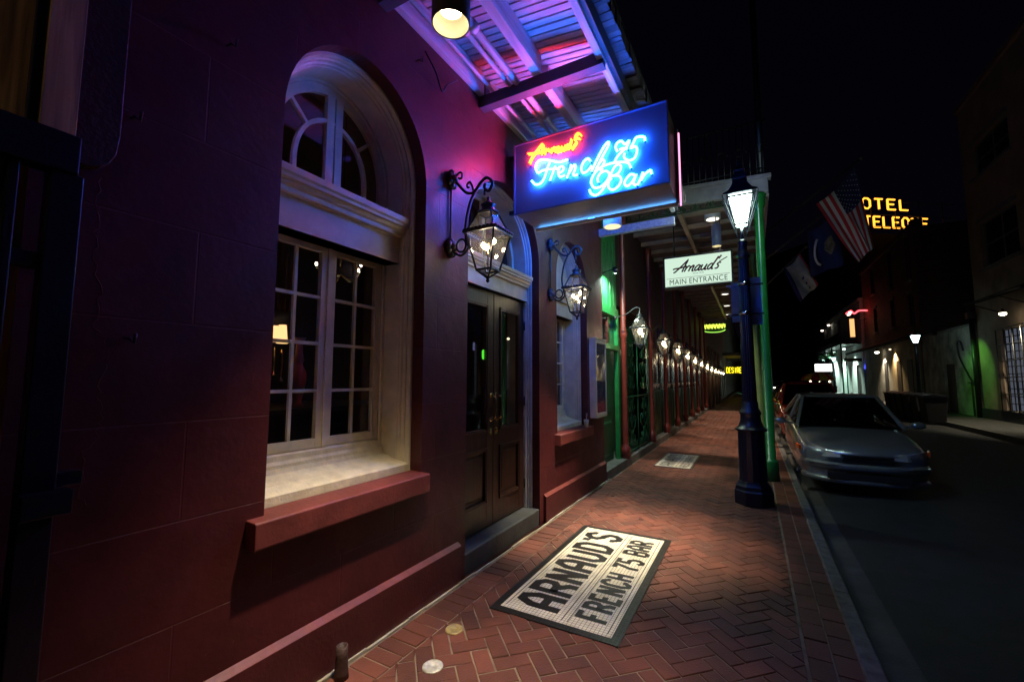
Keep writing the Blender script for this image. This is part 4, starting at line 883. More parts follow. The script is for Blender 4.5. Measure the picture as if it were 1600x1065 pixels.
def mosaic(x0,x1,y0,y1,bd,lab,rows,div):
    t=thing('mosaic_panel',lab,'floor mosaic',((x0+x1)/2,(y0+y1)/2,0),'lettered mosaic panels in the sidewalk')
    m=MB(); m.box(x0-bd,x1+bd,y0-bd,y1+bd,-.02,.0062); m.build('border',TB,t)
    m=MB(); m.box(x0,x1,y0,y1,.0,.0082); m.build('field',TW,t)
    m=MB()
    for s,a,b_,xb,h,w in rows: block(m,s,a,b_,xb,h,w,.0082)
    m.build('lettering',TB,t)
    m=MB()
    for dx in div: m.box(dx-.003,dx+.003,y0+.03,y1-.03,.0,.0087)
    m.build('rule_line',TB,t)
mosaic(-1.622,-.83,2.74,4.57,.060,"large white mosaic panel with two rows of black block letters before the door",[("ARNAUD'S",2.83,4.50,-1.195,.375,.066),("FRENCH 75 BAR",2.86,4.46,-.88,.24,.042)],(-1.595,-1.175,-1.135,-.862))
mosaic(-1.655,-1.055,8.38,9.87,.03,"smaller white mosaic panel further up the sidewalk before the iron gate",[("ARNAUD'S",8.46,9.80,-1.33,.27,.036),("RESTAURANT",8.46,9.80,-1.095,.15,.022)],(-1.30,))
# litter
for x,y,r,lab in((-1.75,5.95,.03,'dark flattened gum spot beyond the big mosaic'),(-.95,5.6,.022,'small dark gum spot near lamp base on the bricks'),(-1.2,5.15,.016,'tiny dark gum spot just past the large mosaic')):
    m=MB(); m.lathe([(r,0),(r*.7,.006),(.0001,.007)],x,y,10); tag(m.build('gum_spot','black'),lab,'gum spot')
m=MB(); m.lathe([(.033,0),(.034,.10),(.02,.125),(.013,.15),(.013,.17),(.0001,.17)],0,0,14)
for i,v in enumerate(m.v): m.v[i]=(.66+v[0],9.7+v[2],-.09+v[1])
tag(m.build('crushed_can','chrome'),'small shiny metal can lying in the gutter beside the silver car','can')
# ================================================================ CARS
def car(name,lab,cx,yf,W,H,L,body,group=None,lights=False):
    t=thing('parked_car',lab,'car',(cx,yf,-.12),group or 'cars parked along the near kerb')
    gz0=-.12; s=L/4.6; hw=W/2; k=H/1.40
    st=[(-.04,.58,.56,.27),(-.02,.66,.62,.22),(.06,.76,.68,.19),(.20,.84,.725,.18),(.45,.89,.77,.17),(.9,.905,.83,.17),(1.35,.91,.885,.17),(2.2,.91,.92,.17),(3.3,.91,.94,.17),(4.1,.88,.96,.18),(4.5,.80,.90,.22),(4.6,.72,.80,.28)]
    m=MB(); n=20; vs=[]
    def ring(y,wf,zt,zb):
        w=hw*wf*1.03; zt=zt*k; o=[]; P=[(-.0,zb),(.7,zb),(.93,zb+.05),(1,zb+.16),(1.0,zb+(zt-zb)*.55),(.975,zb+(zt-zb)*.80),(.90,zt-.035),(.72,zt-.008),(.35,zt+.012),(0,zt+.018)]
        for x,z in P: 
            bow=.16*(x**2.2)*max(0,1-y/1.0) - .12*(x**2.2)*max(0,(y-3.8)/.8)
            o.append((x*w,(y+bow)*s,z))
        return o
    rings=[ring(*a) for a in st]
    full=[]
    for r_ in rings: full.append([(cx+x,yf+y,gz0+z) for x,y,z in r_]+[(cx-x,yf+y,gz0+z) for x,y,z in r_[-2:0:-1]])
    kk=len(full[0]); vs=[v for r_ in full for v in r_]
    fs=[(i*kk+j,i*kk+(j+1)%kk,(i+1)*kk+(j+1)%kk,(i+1)*kk+j) for i in range(len(full)-1) for j in range(kk)]+[tuple(range(kk))[::-1],tuple((len(full)-1)*kk+j for j in range(kk))]
    m.add(vs,fs,True); b=m.build('body',body,t)
    sd=b.modifiers.new('subsurf','SUBSURF'); sd.levels=1; sd.render_levels=2
    # greenhouse
    gy=[(1.25,.80,.88),(2.05,.66,1.36),(2.5,.665,1.40),(3.2,.65,1.385),(4.05,.74,.97)]
    m=MB(); ringsg=[]
    for y,wf,z in gy:
        zt=z*k; w=hw*wf*.99; ringsg.append((y*s,w,zt))
    def P(x,y,z): return (cx+x,yf+y,gz0+z)
    base=.88*k
    A=[P(-hw*.84,1.25*s,base),P(hw*.84,1.25*s,base),P(hw*.86,4.1*s,.95*k),P(-hw*.86,4.1*s,.95*k)]
    T=[P(-hw*.63,2.08*s,1.37*k),P(hw*.63,2.08*s,1.37*k),P(hw*.62,3.25*s,1.36*k),P(-hw*.62,3.25*s,1.36*k)]
    m.add(A+T,[(0,1,5,4),(1,2,6,5),(2,3,7,6),(3,0,4,7)]); m.build('windows','darkglass',t)
    m=MB(); m.add([P(-hw*.64,2.05*s,1.385*k),P(hw*.64,2.05*s,1.385*k),P(hw*.63,3.28*s,1.375*k),P(-hw*.63,3.28*s,1.375*k),P(-hw*.45,2.2*s,1.425*k),P(hw*.45,2.2*s,1.425*k),P(hw*.45,3.1*s,1.42*k),P(-hw*.45,3.1*s,1.42*k)],[(0,1,5,4),(1,2,6,5),(2,3,7,6),(3,0,4,7),(4,5,6,7)],False)
    for i in range(4): m.bar(A[i],T[i],.055)
    for sx in(-1,1): m.bar(P(sx*hw*.85,2.7*s,.92*k),P(sx*hw*.63,2.65*s,1.38*k),.05)
    m.bar(T[0],T[1],.04)
    m.build('roof',body,t,bevel=.012)
    m=MB(); m.box(cx-hw*.8,cx+hw*.8,yf+1.5*s,yf+4.0*s,gz0+.35,gz0+.80*k)
    for sx in(-.38,.38): m.box(cx+sx*W*.55-.22,cx+sx*W*.55+.22,yf+2.5*s,yf+2.65*s,gz0+.5,gz0+1.12*k); m.box(cx+sx*W*.55-.12,cx+sx*W*.55+.12,yf+2.52*s,yf+2.6*s,gz0+1.14*k,gz0+1.28*k)
    m.build('seats','black',t,bevel=.03)
    for sx in(-1,1):
        for yy in(.92,3.7):
            w=MB(); w.lathe([(.20,-.09),(.30,-.10),(.32,-.06),(.32,.06),(.30,.10),(.20,.09)],yf+yy*s,gz0+.32,24,cx+sx*(hw-.10),'x'); o=w.build('wheel','rubber',t)
            w=MB(); w.lathe([(.0001,-.02),(.06,-.02),(.18,.0),(.205,.02),(.205,-.05),(.0001,-.06)],yf+yy*s,gz0+.32,20,cx+sx*(hw+.0),'x'); w.build('hubcap','chrome',o)
            o.location=-wloc(t)
        m=MB(); m.sphere(P(sx*(hw+.10),1.55*s,.94*k),.085,10,(1.15,.55,.75)); m.bar(P(sx*hw*.86,1.55*s,.90*k),P(sx*(hw+.06),1.55*s,.92*k),.035); m.build('wing_mirror',body,t)
        # headlight follows the nose curve
        m=MB(); pts=[]
        for x,z0_,z1_ in((.36,.60,.68),(.55,.59,.70),(.75,.60,.715),(.86,.62,.72)):
            yb={.36:.0,.55:.055,.75:.19,.86:.32}[x]
            pts.append((sx*x*hw*.98,yb*s,z0_*k*.93,z1_*k*.93))
        vs=[];fs=[]
        for x,y,a_,b_ in pts: vs+=[P(x,y+.015,a_),P(x,y+.04,b_),P(x,y+.12,b_),P(x,y+.12,a_)]
        for i in range(3): fs+=[(4*i+j,4*i+(j+1)%4,4*i+4+(j+1)%4,4*i+4+j) for j in range(4)]
        fs+=[(0,1,2,3),(12,13,14,15)]
        m.add(vs,fs); h=m.build('headlight',emis('headlight_on',(1,.95,.85),25) if lights else mat('headlight_lens',(.8,.82,.8),.12,metal=.35,bump=0),t,bevel=.006)
        m=MB(); m.bar(P(sx*hw*.885,.37*s,.63*k),P(sx*hw*.925,.54*s,.64*k),.03,.07); m.build('indicator',mat('amber_lens',(.75,.12,.02),.2,bump=0),t,bevel=.006)
    m=MB(); m.bar(P(-hw*.33,-.03*s,.555*k),P(hw*.33,-.03*s,.555*k),.05,.022); m.build('grille_bar','chrome',t,bevel=.004)
    m=MB(); m.bar(P(-hw*.34,-.025*s,.595*k),P(hw*.34,-.025*s,.595*k),.04,.03); m.bar(P(-hw*.34,-.025*s,.515*k),P(hw*.34,-.025*s,.515*k),.04,.03)
    m.bar(P(-hw*.55,-.03*s,.31*k),P(hw*.55,-.03*s,.31*k),.06,.09); m.build('air_intake','black',t,bevel=.004)
    m=MB(); nose=[(-.84,.42),(-.81,.30),(-.72,.18),(-.56,.075),(-.36,.005),(0,-.015),(.36,.005),(.56,.075),(.72,.18),(.81,.30),(.84,.42)]
    m.tube(cr([P(a*hw,b_*s-.012,.435*k) for a,b_ in nose],4),.055,10); m.tube(cr([P(a*hw,b_*s-.005,.235*k) for a,b_ in nose],4),.045,10); m.build('bumper',body,t)
    m=MB(); m.bar(P(-hw*.80,.13*s,.465*k),P(-hw*.52,-.035,.46*k),.04,.02);m.bar(P(-hw*.52,-.035,.46*k),P(hw*.52,-.035,.46*k),.04,.02);m.bar(P(hw*.52,-.035,.46*k),P(hw*.80,.13*s,.465*k),.04,.02); m.build('bumper_strip',body,t,bevel=.004)
    return t
silver=mat('silver_car_paint',(.30,.33,.34),.28,metal=.6,bump=0,var=.06,coat=.8)
car('parked_car','silver grey sedan parked at the kerb facing the camera, nearest car',1.385,8.0,1.74,1.43,4.6,silver)
car('parked_car','red car parked behind the silver sedan at the kerb',1.42,13.6,1.74,1.62,4.4,mat('red_car_paint',(.30,.01,.012),.25,bump=0,var=.06,coat=.8))
car('parked_car','dark car parked third in line behind the red one',1.5,19.2,1.74,1.5,4.5,mat('black_car_paint',(.02,.02,.022),.25,bump=0,var=.06,coat=.8))
car('parked_car','distant dark car with both headlights lit further down the street',2.9,62,1.74,1.5,4.5,mat('dark_car_paint',(.02,.02,.022),.3,bump=0,var=.06),group='distant cars',lights=True)
# carnival style lit canopy cart
t=thing('pedicab','small cart with red and yellow lit dome roof beyond the parked cars','cart',(2.75,25.5,0))
m=MB()
for i in range(12):
    m.mi=i%2; a0,a1=2*PI*i/12,2*PI*(i+1)/12
    prof=[(.70,1.55),(.62,1.72),(.42,1.86),(.0,1.95)]
    for (r0,z0),(r1,z1) in zip(prof[:-1],prof[1:]): m.add([(2.75+r0*math.cos(a0),25.5+r0*math.sin(a0),z0),(2.75+r0*math.cos(a1),25.5+r0*math.sin(a1),z0),(2.75+r1*math.cos(a1),25.5+r1*math.sin(a1),z1),(2.75+r1*math.cos(a0),25.5+r1*math.sin(a0),z1)],[(0,1,2,3)])
m.mi=0; m.build('dome_roof',[mat('red_canvas',(.5,.03,.02),.6,bump=0),mat('yellow_canvas',(.6,.42,.05),.6,bump=0)],t)
m=MB()
for sx in(-.55,.55):
    for sy in(-.4,.4): m.tube([(2.75+sx,25.5+sy,.4),(2.75+sx,25.5+sy,1.58)],.018,6)
m.box(2.2,3.3,25.05,25.95,.35,.75); m.build('frame','black',t)
for sx in(-1,1): m=MB(); m.lathe([(.28,-.02),(.30,0),(.28,.02)],25.5,.2,20,2.75+sx*.62,'x'); m.build('wheel','rubber',t)
for q in((2.4,25.0,1.50),(2.75,24.95,1.46),(3.15,25.02,1.50)): m=MB(); m.sphere(q,.045,8); m.build('bulb',emis('cart_bulb',(1,.8,.5),6),t)
# bicycle against the kerb post
bk=thing('bicycle','black bicycle leaning by the kerb post up the sidewalk','bicycle',(-.35,19.8,0))
for yy in(19.4,20.45):
    m=MB(); m.tube([(-.35,yy+.33*math.cos(a),.35+.33*math.sin(a)) for a in [2*PI*i/24 for i in range(24)]],.014,6,closed=True)
    for i in range(8): a=PI*i/8; m.tube([(-.35,yy+.32*math.cos(a),.35+.32*math.sin(a)),(-.35,yy-.32*math.cos(a),.35-.32*math.sin(a))],.002,4)
    m.build('wheel','rubber',bk)
m=MB()
for a,b_ in(((19.4,.35),(19.62,.85)),((19.62,.85),(20.12,.80)),((19.62,.78),(19.95,.33)),((19.95,.33),(20.13,.92)),((19.95,.33),(20.45,.35)),((20.45,.35),(20.12,.80))): m.tube([(-.35,a[0],a[1]),(-.35,b_[0],b_[1])],.016,6)
m.tube([(-.35,19.62,.85),(-.35,19.58,1.0)],.014,6); m.tube([(-.60,19.64,1.04),(-.45,19.58,1.02),(-.25,19.58,1.02),(-.10,19.64,1.04)],.013,6); m.build('frame',mat('teal_bike_paint',(.02,.18,.12),.3,bump=0),bk)
m=MB(); m.sphere((-.35,20.16,.96),.10,8,(.7,1.3,.35)); m.build('saddle','black',bk)
# ================================================================ FLAGS
def flag(name,lab,corners,colour,parts,Y,cols,rows,fold=.10,pole=None,polelab=None,phase=0):
    """corners: hoist tip, hoist low, fly low, fly tip as (x,z)"""
    t=thing(name,lab,'flag',(pole[0][0],Y,pole[0][1]) ,'flags on angled poles over the street')
    m=MB(); m.tube([(pole[0][0],Y,pole[0][1]),(pole[1][0],Y,pole[1][1])],.020,8); m.sphere((pole[1][0],Y,pole[1][1]),.045,8); m.build('pole',mat('dark_bronze_pole',(.08,.06,.05),.4,bump=0),t)
    (a,b_,c,d)=corners; mats=list(colour.values()); keys=list(colour.keys())
    def pt(h,f):
        x=(a[0]*(1-h)+b_[0]*h)*(1-f)+(d[0]*(1-h)+c[0]*h)*f; z=(a[1]*(1-h)+b_[1]*h)*(1-f)+(d[1]*(1-h)+c[1]*h)*f
        env=math.sin(min(1,f*1.6)*PI/2); sag=-.10*math.sin(PI*h)*(1-f)
        return (x+.02*math.sin(h*9+f*3)*env, Y+fold*env*(math.sin(h*8.5+f*2.2+phase)+.45*math.sin(h*17+f*4)), z+sag+.035*math.sin(h*8.5+1.4+f*2)*env)
    m=MB(); 
    vs=[pt(i/rows,j/cols) for i in range(rows+1) for j in range(cols+1)]
    for i in range(rows):
        for j in range(cols):
            m.mi=keys.index(parts((i+.5)/rows,(j+.5)/cols)); q=i*(cols+1)+j
            m.f.append([q,q+1,q+cols+2,q+cols+1]); m.m.append(m.mi); m.sm.append(True)
    m.v=vs; o=m.build('cloth',mats,t); 
    s=o.modifiers.new('thickness','SOLIDIFY'); s.thickness=.004
    return t,pt
fr_=mat('flag_red',(.62,.035,.06),.8,bump=0,var=.1); fw=mat('flag_white',(.8,.74,.76),.8,bump=0,var=.1); fb=mat('flag_navy',(.02,.02,.10),.8,bump=0,var=.1); fg=mat('flag_gold',(.5,.38,.18),.8,bump=0)
def uspart(h,f):
    if h<7/13 and f<.40: 
        return 'b'
    return 'r' if int(h*13)%2==0 else 'w'
US,pt=flag('striped_flag','large red and white striped flag with navy star field on the upper pole',[(2.22,6.44),(1.46,5.70),(2.17,4.22),(2.46,4.52)],{'r':fr_,'w':fw,'b':fb},uspart,12.0,30,78,.09,((.30,5.10),(2.34,6.59)))
m=MB()
for i in range(9):
    for j in range(5+(i%2)):
        h=(i+.7)/9*7/13*.98; f=(.05+(j+(0 if i%2 else .5))*.065)
        p=Vector(pt(h,f)); r_=.016
        m.add([p+Vector((r_*math.cos(a)*(1 if q%2 else .45),-.010,r_*math.sin(a)*(1 if q%2 else .45))) for q,a in enumerate([PI/2+2*PI*q/10 for q in range(1,11)])],[tuple(range(10))])
m.build('stars',fw,US)
LA,pt2=flag('navy_flag','navy flag with pale bird emblem and ribbon hanging below the striped flag',[(1.85,5.60),(1.30,5.18),(1.33,4.07),(1.98,4.28)],{'b':fb},lambda h,f:'b',12.4,20,24,.05,((.36,4.59),(1.98,5.80)),phase=1)
def patch(pt,poly,mm,name,par,off=-.014):
    m=MB(); P=[pt(*q) for q in poly]; c=Vector((sum(p[0] for p in P)/len(P),sum(p[1] for p in P)/len(P)+off,sum(p[2] for p in P)/len(P)))
    m.add([c]+[(p[0],p[1]+off,p[2]) for p in P],[(0,i+1,(i+1)%len(P)+1) for i in range(len(P))]); return m.build(name,mm,par)
patch(pt2,[(.34+.17*math.cos(a)*(.92+.12*math.sin(5*a)),.52+.19*math.sin(a)*(.9+.14*math.cos(3*a))) for a in [2*PI*i/24 for i in range(24)]],mat('dull_gold_embroidery',(.20,.15,.09),.8,bump=0,var=.6,scale=14),'emblem',LA,-.06)
m=MB(); P=[pt2(.86-.30*abs(v)**2 if False else .62+.22*math.cos(v*1.2),.55+.30*math.sin(v*1.25)) for v in [i/8 for i in range(-8,9)]]
m.tube([(p[0],p[1]-.05,p[2]) for p in P],.028,5); m.build('ribbon',fw,LA)
NO,pt3=flag('pale_flag','small pale gold and white flag with dark fleur marks, lowest of the three',[(1.16,4.78),(.78,4.44),(1.13,3.56),(1.50,3.92)],{'w':mat('flag_cream',(.50,.42,.26),.8,bump=0,var=.3,scale=5),'b':fb,'r':fr_},lambda h,f:'b' if h>.84 else ('r' if h<.08 else 'w'),12.8,20,26,.05,((.36,3.98),(1.30,4.92)),phase=2)
for f0 in(.5,.68,.84): patch(pt3,[(.30+.0+x,f0+y_) for x,y_ in((0,0),(.07,.03),(.12,.02),(.10,.06),(.16,.07),(.10,.09),(.0,.08))],fb,'fleur_mark',NO,-.06)
# ================================================================ RIGHT SIDE OF THE STREET
fac=8.4
def bldg(name,lab,y0,y1,z1,mm,x0=fac,depth=9,openings=(),cat='building'):
    t=thing(name,lab,cat,((x0+x0+depth)/2,(y0+y1)/2,0))
    # facade with real openings, grid cut
    ys=sorted({y0,y1,*[o[0] for o in openings],*[o[1] for o in openings]}); zs=sorted({0,z1,*[o[2] for o in openings],*[o[3] for o in openings]})
    m=MB()
    for a,b_ in zip(ys[:-1],ys[1:]):
        for c,d in zip(zs[:-1],zs[1:]):
            my,mz=(a+b_)/2,(c+d)/2
            if any(o[0]<my<o[1] and o[2]<mz<o[3] for o in openings): continue
            m.add([(x0,a,c),(x0,b_,c),(x0,b_,d),(x0,a,d)],[(0,1,2,3)])
    for o in openings:
        a,b_,c,d=o[:4]; e=x0+.22
        m.add([(x0,a,c),(x0,b_,c),(x0,b_,d),(x0,a,d),(e,a,c),(e,b_,c),(e,b_,d),(e,a,d)],[(0,1,5,4),(1,2,6,5),(2,3,7,6),(3,0,4,7)])
    xe=x0+depth
    m.add([(x0,y0,0),(xe,y0,0),(xe,y0,z1),(x0,y0,z1),(x0,y1,0),(xe,y1,0),(xe,y1,z1),(x0,y1,z1)],[(0,1,2,3),(4,5,6,7),(1,5,6,2),(3,2,6,7)])
    m.box(x0-.12,x0+.3,y0,y1,z1+.001,z1+.22)
    m.build('wall',mm,t,recalc=False)
    for o in openings:
        a,b_,c,d=o[:4]; kind=o[4] if len(o)>4 else 'window'
        m=MB(); e=x0+.15
        if kind=='door':
            m.box(e,e+.05,a,b_,c,d)
            for k in range(2): m.box(e-.02,e,a+.12,b_-.12,c+.2+k*(d-c)*.48,c+(d-c)*(.45+.48*k)); 
            m.build('door',mat('dark_old_door',(.03,.025,.022),.5,bump=.2),t)
        elif kind=='grille':
            m=MB(); n=8
            m.box(e,e+.05,a,b_,c,d); w=m.build('window',emis('dim_blue_grey_lit_panes',(.30,.34,.45),.22),t)
            m=MB()
            for i in range(n+1): q=a+(b_-a)*i/n; m.box(e-.03,e-.005,q-.018,q+.018,c,d)
            for i in range(12): q=c+(d-c)*i/11; m.box(e-.035,e-.004,a,b_,q-.015,q+.015)
            o2=m.build('pane_grid','black',w); o2.location=(0,0,0)
            m=MB()
            for i in range(6): q=c+(d-c)*i/5; m.tube([(x0-.03,a-.35,q+.1),(x0-.12,(a+b_)/2,q+.05),(x0-.12,b_,q)],.02,5)
            for i in range(5): q=a+(b_-a)*i/4; m.tube([(x0-.12,q,c),(x0-.12,q,d)],.018,5)
            o2=m.build('iron_grille','iron',w); o2.location=(0,0,0)
        else:
            m.box(e+.02,e+.03,a,b_,c,d); w=m.build('window',mat('dark_pane',(.012,.012,.014),.15,bump=0),t)
            m=MB(); m.box(e-.02,e+.015,a,a+.07,c,d); m.box(e-.02,e+.015,b_-.07,b_,c,d); m.box(e-.02,e+.014,a+.07,b_-.07,c,c+.08); m.box(e-.02,e+.014,a+.07,b_-.07,d-.07,d); m.box(e-.01,e+.013,(a+b_)/2-.03,(a+b_)/2+.03,c+.08,d-.07); m.box(e-.008,e+.012,a+.07,b_-.07,(c+d)/2-.025,(c+d)/2+.025)
            q=m.build('frame',mat('dim_window_frame',(.20,.19,.17),.6,bump=0),w); q.location=(0,0,0)
            m=MB(); m.box(x0-.10,x0+.1,a-.12,b_+.12,c-.12,c-.002); m2=MB(); m2.box(x0-.06,x0+.02,a-.08,b_+.08,d+.002,d+.16); q=m2.build('lintel',mat('dim_stone_sill',(.22,.20,.18),.8,bump=.2),w); q.location=(0,0,0); q=m.build('sill',mat('dim_stone_sill',(.22,.20,.18),.8,bump=.2),w); q.location=(0,0,0)
    return t
stuccoA=mat('brown_stucco',(.36,.26,.19),.85,bump=.3,bscale=14,var=.35,scale=1.2)
A=bldg('stucco_building','tall brown stucco building with barred shopfront at right edge',8,25.45,13.3,stuccoA,openings=[(21.6,24.5,9.9,11.3),(21.6,24.4,6.1,8.0),(17,20,9.9,11.3),(17,20,6.1,8.0),(21.2,23.6,.42,3.5,'grille'),(16.5,19.5,.42,3.5,'grille')])
m=MB()
for i in range(9): z=4.35+.0*i; m.box(7.35+i*.11,7.40+i*.11,17,23.2,4.50+.03*i,4.54+.03*i)
for yy in(17,19,21,23.1): m.bar((8.38,yy,4.80),(7.3,yy,4.45),.05); m.bar((8.38,yy,4.1),(7.5,yy,4.5),.03)
m.build('slatted_awning','black',A)
m=MB(); m.box(8.30,8.398,8,25.4,.0,.42); m.build('base_band',mat('dark_blue_base',(.035,.04,.05),.7,bump=.2),A)
pl=MB(); pl.tube([(8.27,25.52,.0),(8.27,25.52,4.2)],.09,12); pl.box(8.12,8.42,25.4,25.64,4.2,4.45)
tag(pl.build('downpipe','iron'),'thick dark downpipe where the brown building meets the pale wall','downpipe')
Bw=thing('boundary_wall','long pale stained plaster wall with two doors across the street','wall',(8.6,29,0))
def wallgrid(t,x0,y0,y1,z1,op,mm):
    ys=sorted({y0,y1,*[o[0] for o in op],*[o[1] for o in op]}); zs=sorted({0,z1,*[o[3] for o in op]}); m=MB()
    for a,b_ in zip(ys[:-1],ys[1:]):
        for c,d in zip(zs[:-1],zs[1:]):
            if any(o[0]<(a+b_)/2<o[1] and (c+d)/2<o[3] for o in op): continue
            m.box(x0,x0+.3,a,b_,c,d)
    m.build('wall',mm,t)
    m=MB(); m.box(x0-.04,x0+.34,y0,y1,z1,z1+.10); m.build('coping',mat('stone_coping',(.25,.23,.2),.8,bump=.2),t)
    for o in op: 
        m=MB(); m.box(x0+.12,x0+.17,o[0],o[1],0,o[3]); m.box(x0+.10,x0+.12,o[0]+.15,o[1]-.15,.2,o[3]*.45); m.box(x0+.10,x0+.12,o[0]+.15,o[1]-.15,o[3]*.52,o[3]-.15); m.build('door',mat('dark_old_door',(.03,.025,.022),.5,bump=.2),t)
wallgrid(Bw,8.40,25.62,32.35,3.95,[(28.1,29.5,0,2.35),(26.3,26.9,0,1.5)],M['plaster'])
m=MB(); m.tube(cr([(8.36,26.9,2.9),(8.33,27.0,3.3),(8.33,27.35,3.32),(8.33,27.3,2.7),(8.33,26.6,1.9),(8.30,25.7,1.2)],6),.035,8); tag(m.build('bent_pipe','iron'),'bent black pipe climbing the green lit part of the pale wall','pipe')
brickC=brickmat('old_red_brick',(.19,.055,.035),(.16,.11,.09),.24,.08,(0,0),.012,rough=.8,flat=False,var=.4)
Cb=bldg('brick_building','red brick building with tall shuttered windows behind the second street lamp',32.4,46.0,10.4,brickC,openings=[(33.2,34.1,7.5,10.2),(37.0,37.8,7.7,10.2),(41.8,42.8,8.2,10.2),(33.2,34.1,4.7,6.7),(37.0,37.9,5.1,6.9),(41.6,42.6,5.2,7.0),(33.8,34.8,.02,2.7,'door'),(36.1,37.0,.02,2.9,'door')])
#m=MB(); m.add([(8.1,32.4,11.22),(8.1,46,11.22),(12.9,46,11.4),(12.9,32.4,11.4),(17.4,32.4,11.22),(17.4,46,11.22)],[(0,1,2,3),(3,2,5,4),(0,3,4),(1,5,2)]); m.build('roof',mat('slate_roof',(.05,.05,.055),.7,bump=.2),Cb)
m=MB(); m.box(8.7,9.2,33.6,34.2,10.4,11.2); m.build('chimney',brickC,Cb)
m=MB(); m.box(8.30,8.398,32.5,46,.02,4.0); m.build('plaster_ground_floor',mat('ochre_grey_plaster',(.34,.29,.21),.8,bump=.3,var=.4,scale=1.5),Cb)
for a,b_ in((33.8,34.8),(36.1,37.0),(39.2,40.0)): m=MB(); m.box(8.27,8.299,a,b_,.03,2.8); m.build('shuttered_door',mat('dark_brown_shutter',(.035,.025,.02),.6,bump=.2),Cb)
m=MB(); m.prism([(7.1,3.75),(8.4,4.25),(8.4,4.33),(7.1,3.83)],'y',32.6,46.5); m.box(7.08,7.12,32.6,46.5,3.66,3.84); 
m.build('lean_to_awning',mat('brown_awning',(.12,.10,.085),.7,bump=.2),Cb)
def small_lamp(name,lab,x,y,z,r,col,s,power=0,cat='lamp',parentcat=None):
    t=thing(name,lab,cat,(x,y,z)); m=MB(); m.sphere((x,y,z),r,10,(1,1,.7)); m.build('globe',emis(name+'_glow_%d'%int(s*7+x*10),col,s),t)
    m=MB(); m.tube([(x,y,z+r*.5),(x,y,z+r*1.8)],r*.35,8); m.lathe([(r*1.3,r*.35),(r*.5,r*.9),(.0001,r)],x,y,14,z); m.build('hood','black',t)
    if power: lamp('SPOT','spot_lamp',(x,y,z-r*.9),power,col,t,spot_size=R(110),spot_blend=.8,shadow_soft_size=.05)
    return t
small_lamp('soffit_lamp','round warm lamp under the brown awning of the brick building',7.9,39.9,3.55,.13,(1,.93,.75),10,700)
small_lamp('soffit_lamp','second warm wall washer lamp under the brown awning',8.05,37.2,3.6,.06,(1,.7,.35),6,900)
small_lamp('shopfront_lamp','small warm globe lamp above the barred shopfront at right edge',7.9,21.85,3.95,.10,(1,.88,.6),12,450)
# green flood
t=thing('green_floodlight','small green floodlight washing the pale wall and brown building','floodlight',(6.9,25.0,3.6))
m=MB(); m.tube([(8.2,25.5,4.0),(7.0,24.9,3.86),(6.9,24.9,3.7)],.02,6); m.lathe([(.06,0),(.08,.03),(.07,.16),(.0001,.18)],6.9,24.9,12,3.5); m.build('housing','black',t)
m=MB(); m.lathe([(.0001,0),(.055,0),(.055,.008),(.0001,.008)],6.9,24.9,12,3.505); m.build('lens',emis('green_lens',(.2,1,.15),6),t)
l=lamp('SPOT','spot_lamp',(6.9,24.9,3.45),85,(.20,1,.12),t,spot_size=R(80),spot_blend=.7,shadow_soft_size=.03)
l.rotation_euler=Vector((1,.42,-.95)).to_track_quat('-Z','Y').to_euler()
# second street lamp
def far_lamp(x,y,lab,power,h=3.2,col=(.45,.95,1)):
    t=thing('street_lamp',lab,'street lamp',(x,y,0))
    m=MB(); m.lathe([(.20,0),(.20,.2),(.14,.3),(.13,.85),(.16,.9),(.08,1.05),(.055,h)],x,y,14); m.build('shaft','postblue',t)
    m=MB(); m.lathe([(.085,h+.08),(.20,h+.42),(.001,h+.43)],x,y,4,rot=PI/4,smooth=False); m.build('lit_glass',emis('cyan_white_lamp_glass',(.55,.97,1),9),t)
    m=MB(); m.lathe([(.05,h),(.09,h+.08),(.05,h+.08)],x,y,10); m.lathe([(.23,h+.43),(.12,h+.55),(.05,h+.62),(.0001,h+.75)],x,y,4,rot=PI/4,smooth=False); m.build('cap','postblue',t)
    lamp('POINT','point_lamp',(x,y,h+.0),power,col,t,shadow_soft_size=.03)
far_lamp(6.62,26.3,'cyan glowing street lamp across the street in front of the brick building',6000,col=(.28,.85,1))
far_lamp(6.7,50,'distant street lamp far down the street',300)
# bins
for i in range(6):
    y=22.6+i*1.02; t=thing('waste_bin','dark wheeled waste bin at the far kerb, %s from the right in the row'%['first','second','third','fourth','fifth','sixth'][i],'bin',(6.05,y,-.1),'wheeled bins lined up at the far kerb')
    m=MB(); m.prism([(5.78,-.06),(6.30,-.06),(6.38,.92),(5.70,.92)],'y',y-.36,y+.36); m.build('body','black',t,bevel=.02)
    m=MB(); m.prism([(5.66,.925),(6.44,.925),(6.42,.99),(6.0,1.05),(5.68,.98)],'y',y-.39,y+.39); m.build('lid',mat('dark_blue_lid',(.012,.014,.022),.4,bump=0),t,bevel=.01)
    for yy in(-.3,.3): m=MB(); m.lathe([(.10,-.03),(.11,0),(.10,.03)],6.28,-.02,14,0,'x'); 
    for yy in(-.32,.32):
        m=MB(); m.lathe([(.0001,-.03),(.10,-.03),(.10,.03),(.0001,.03)],6.33,y+yy,14,-.02,'y') if False else m.lathe([(.0001,-.03),(.10,-.03),(.10,.03),(.0001,.03)],6.33,y+yy,14,-.02); m.build('wheel','rubber',t)
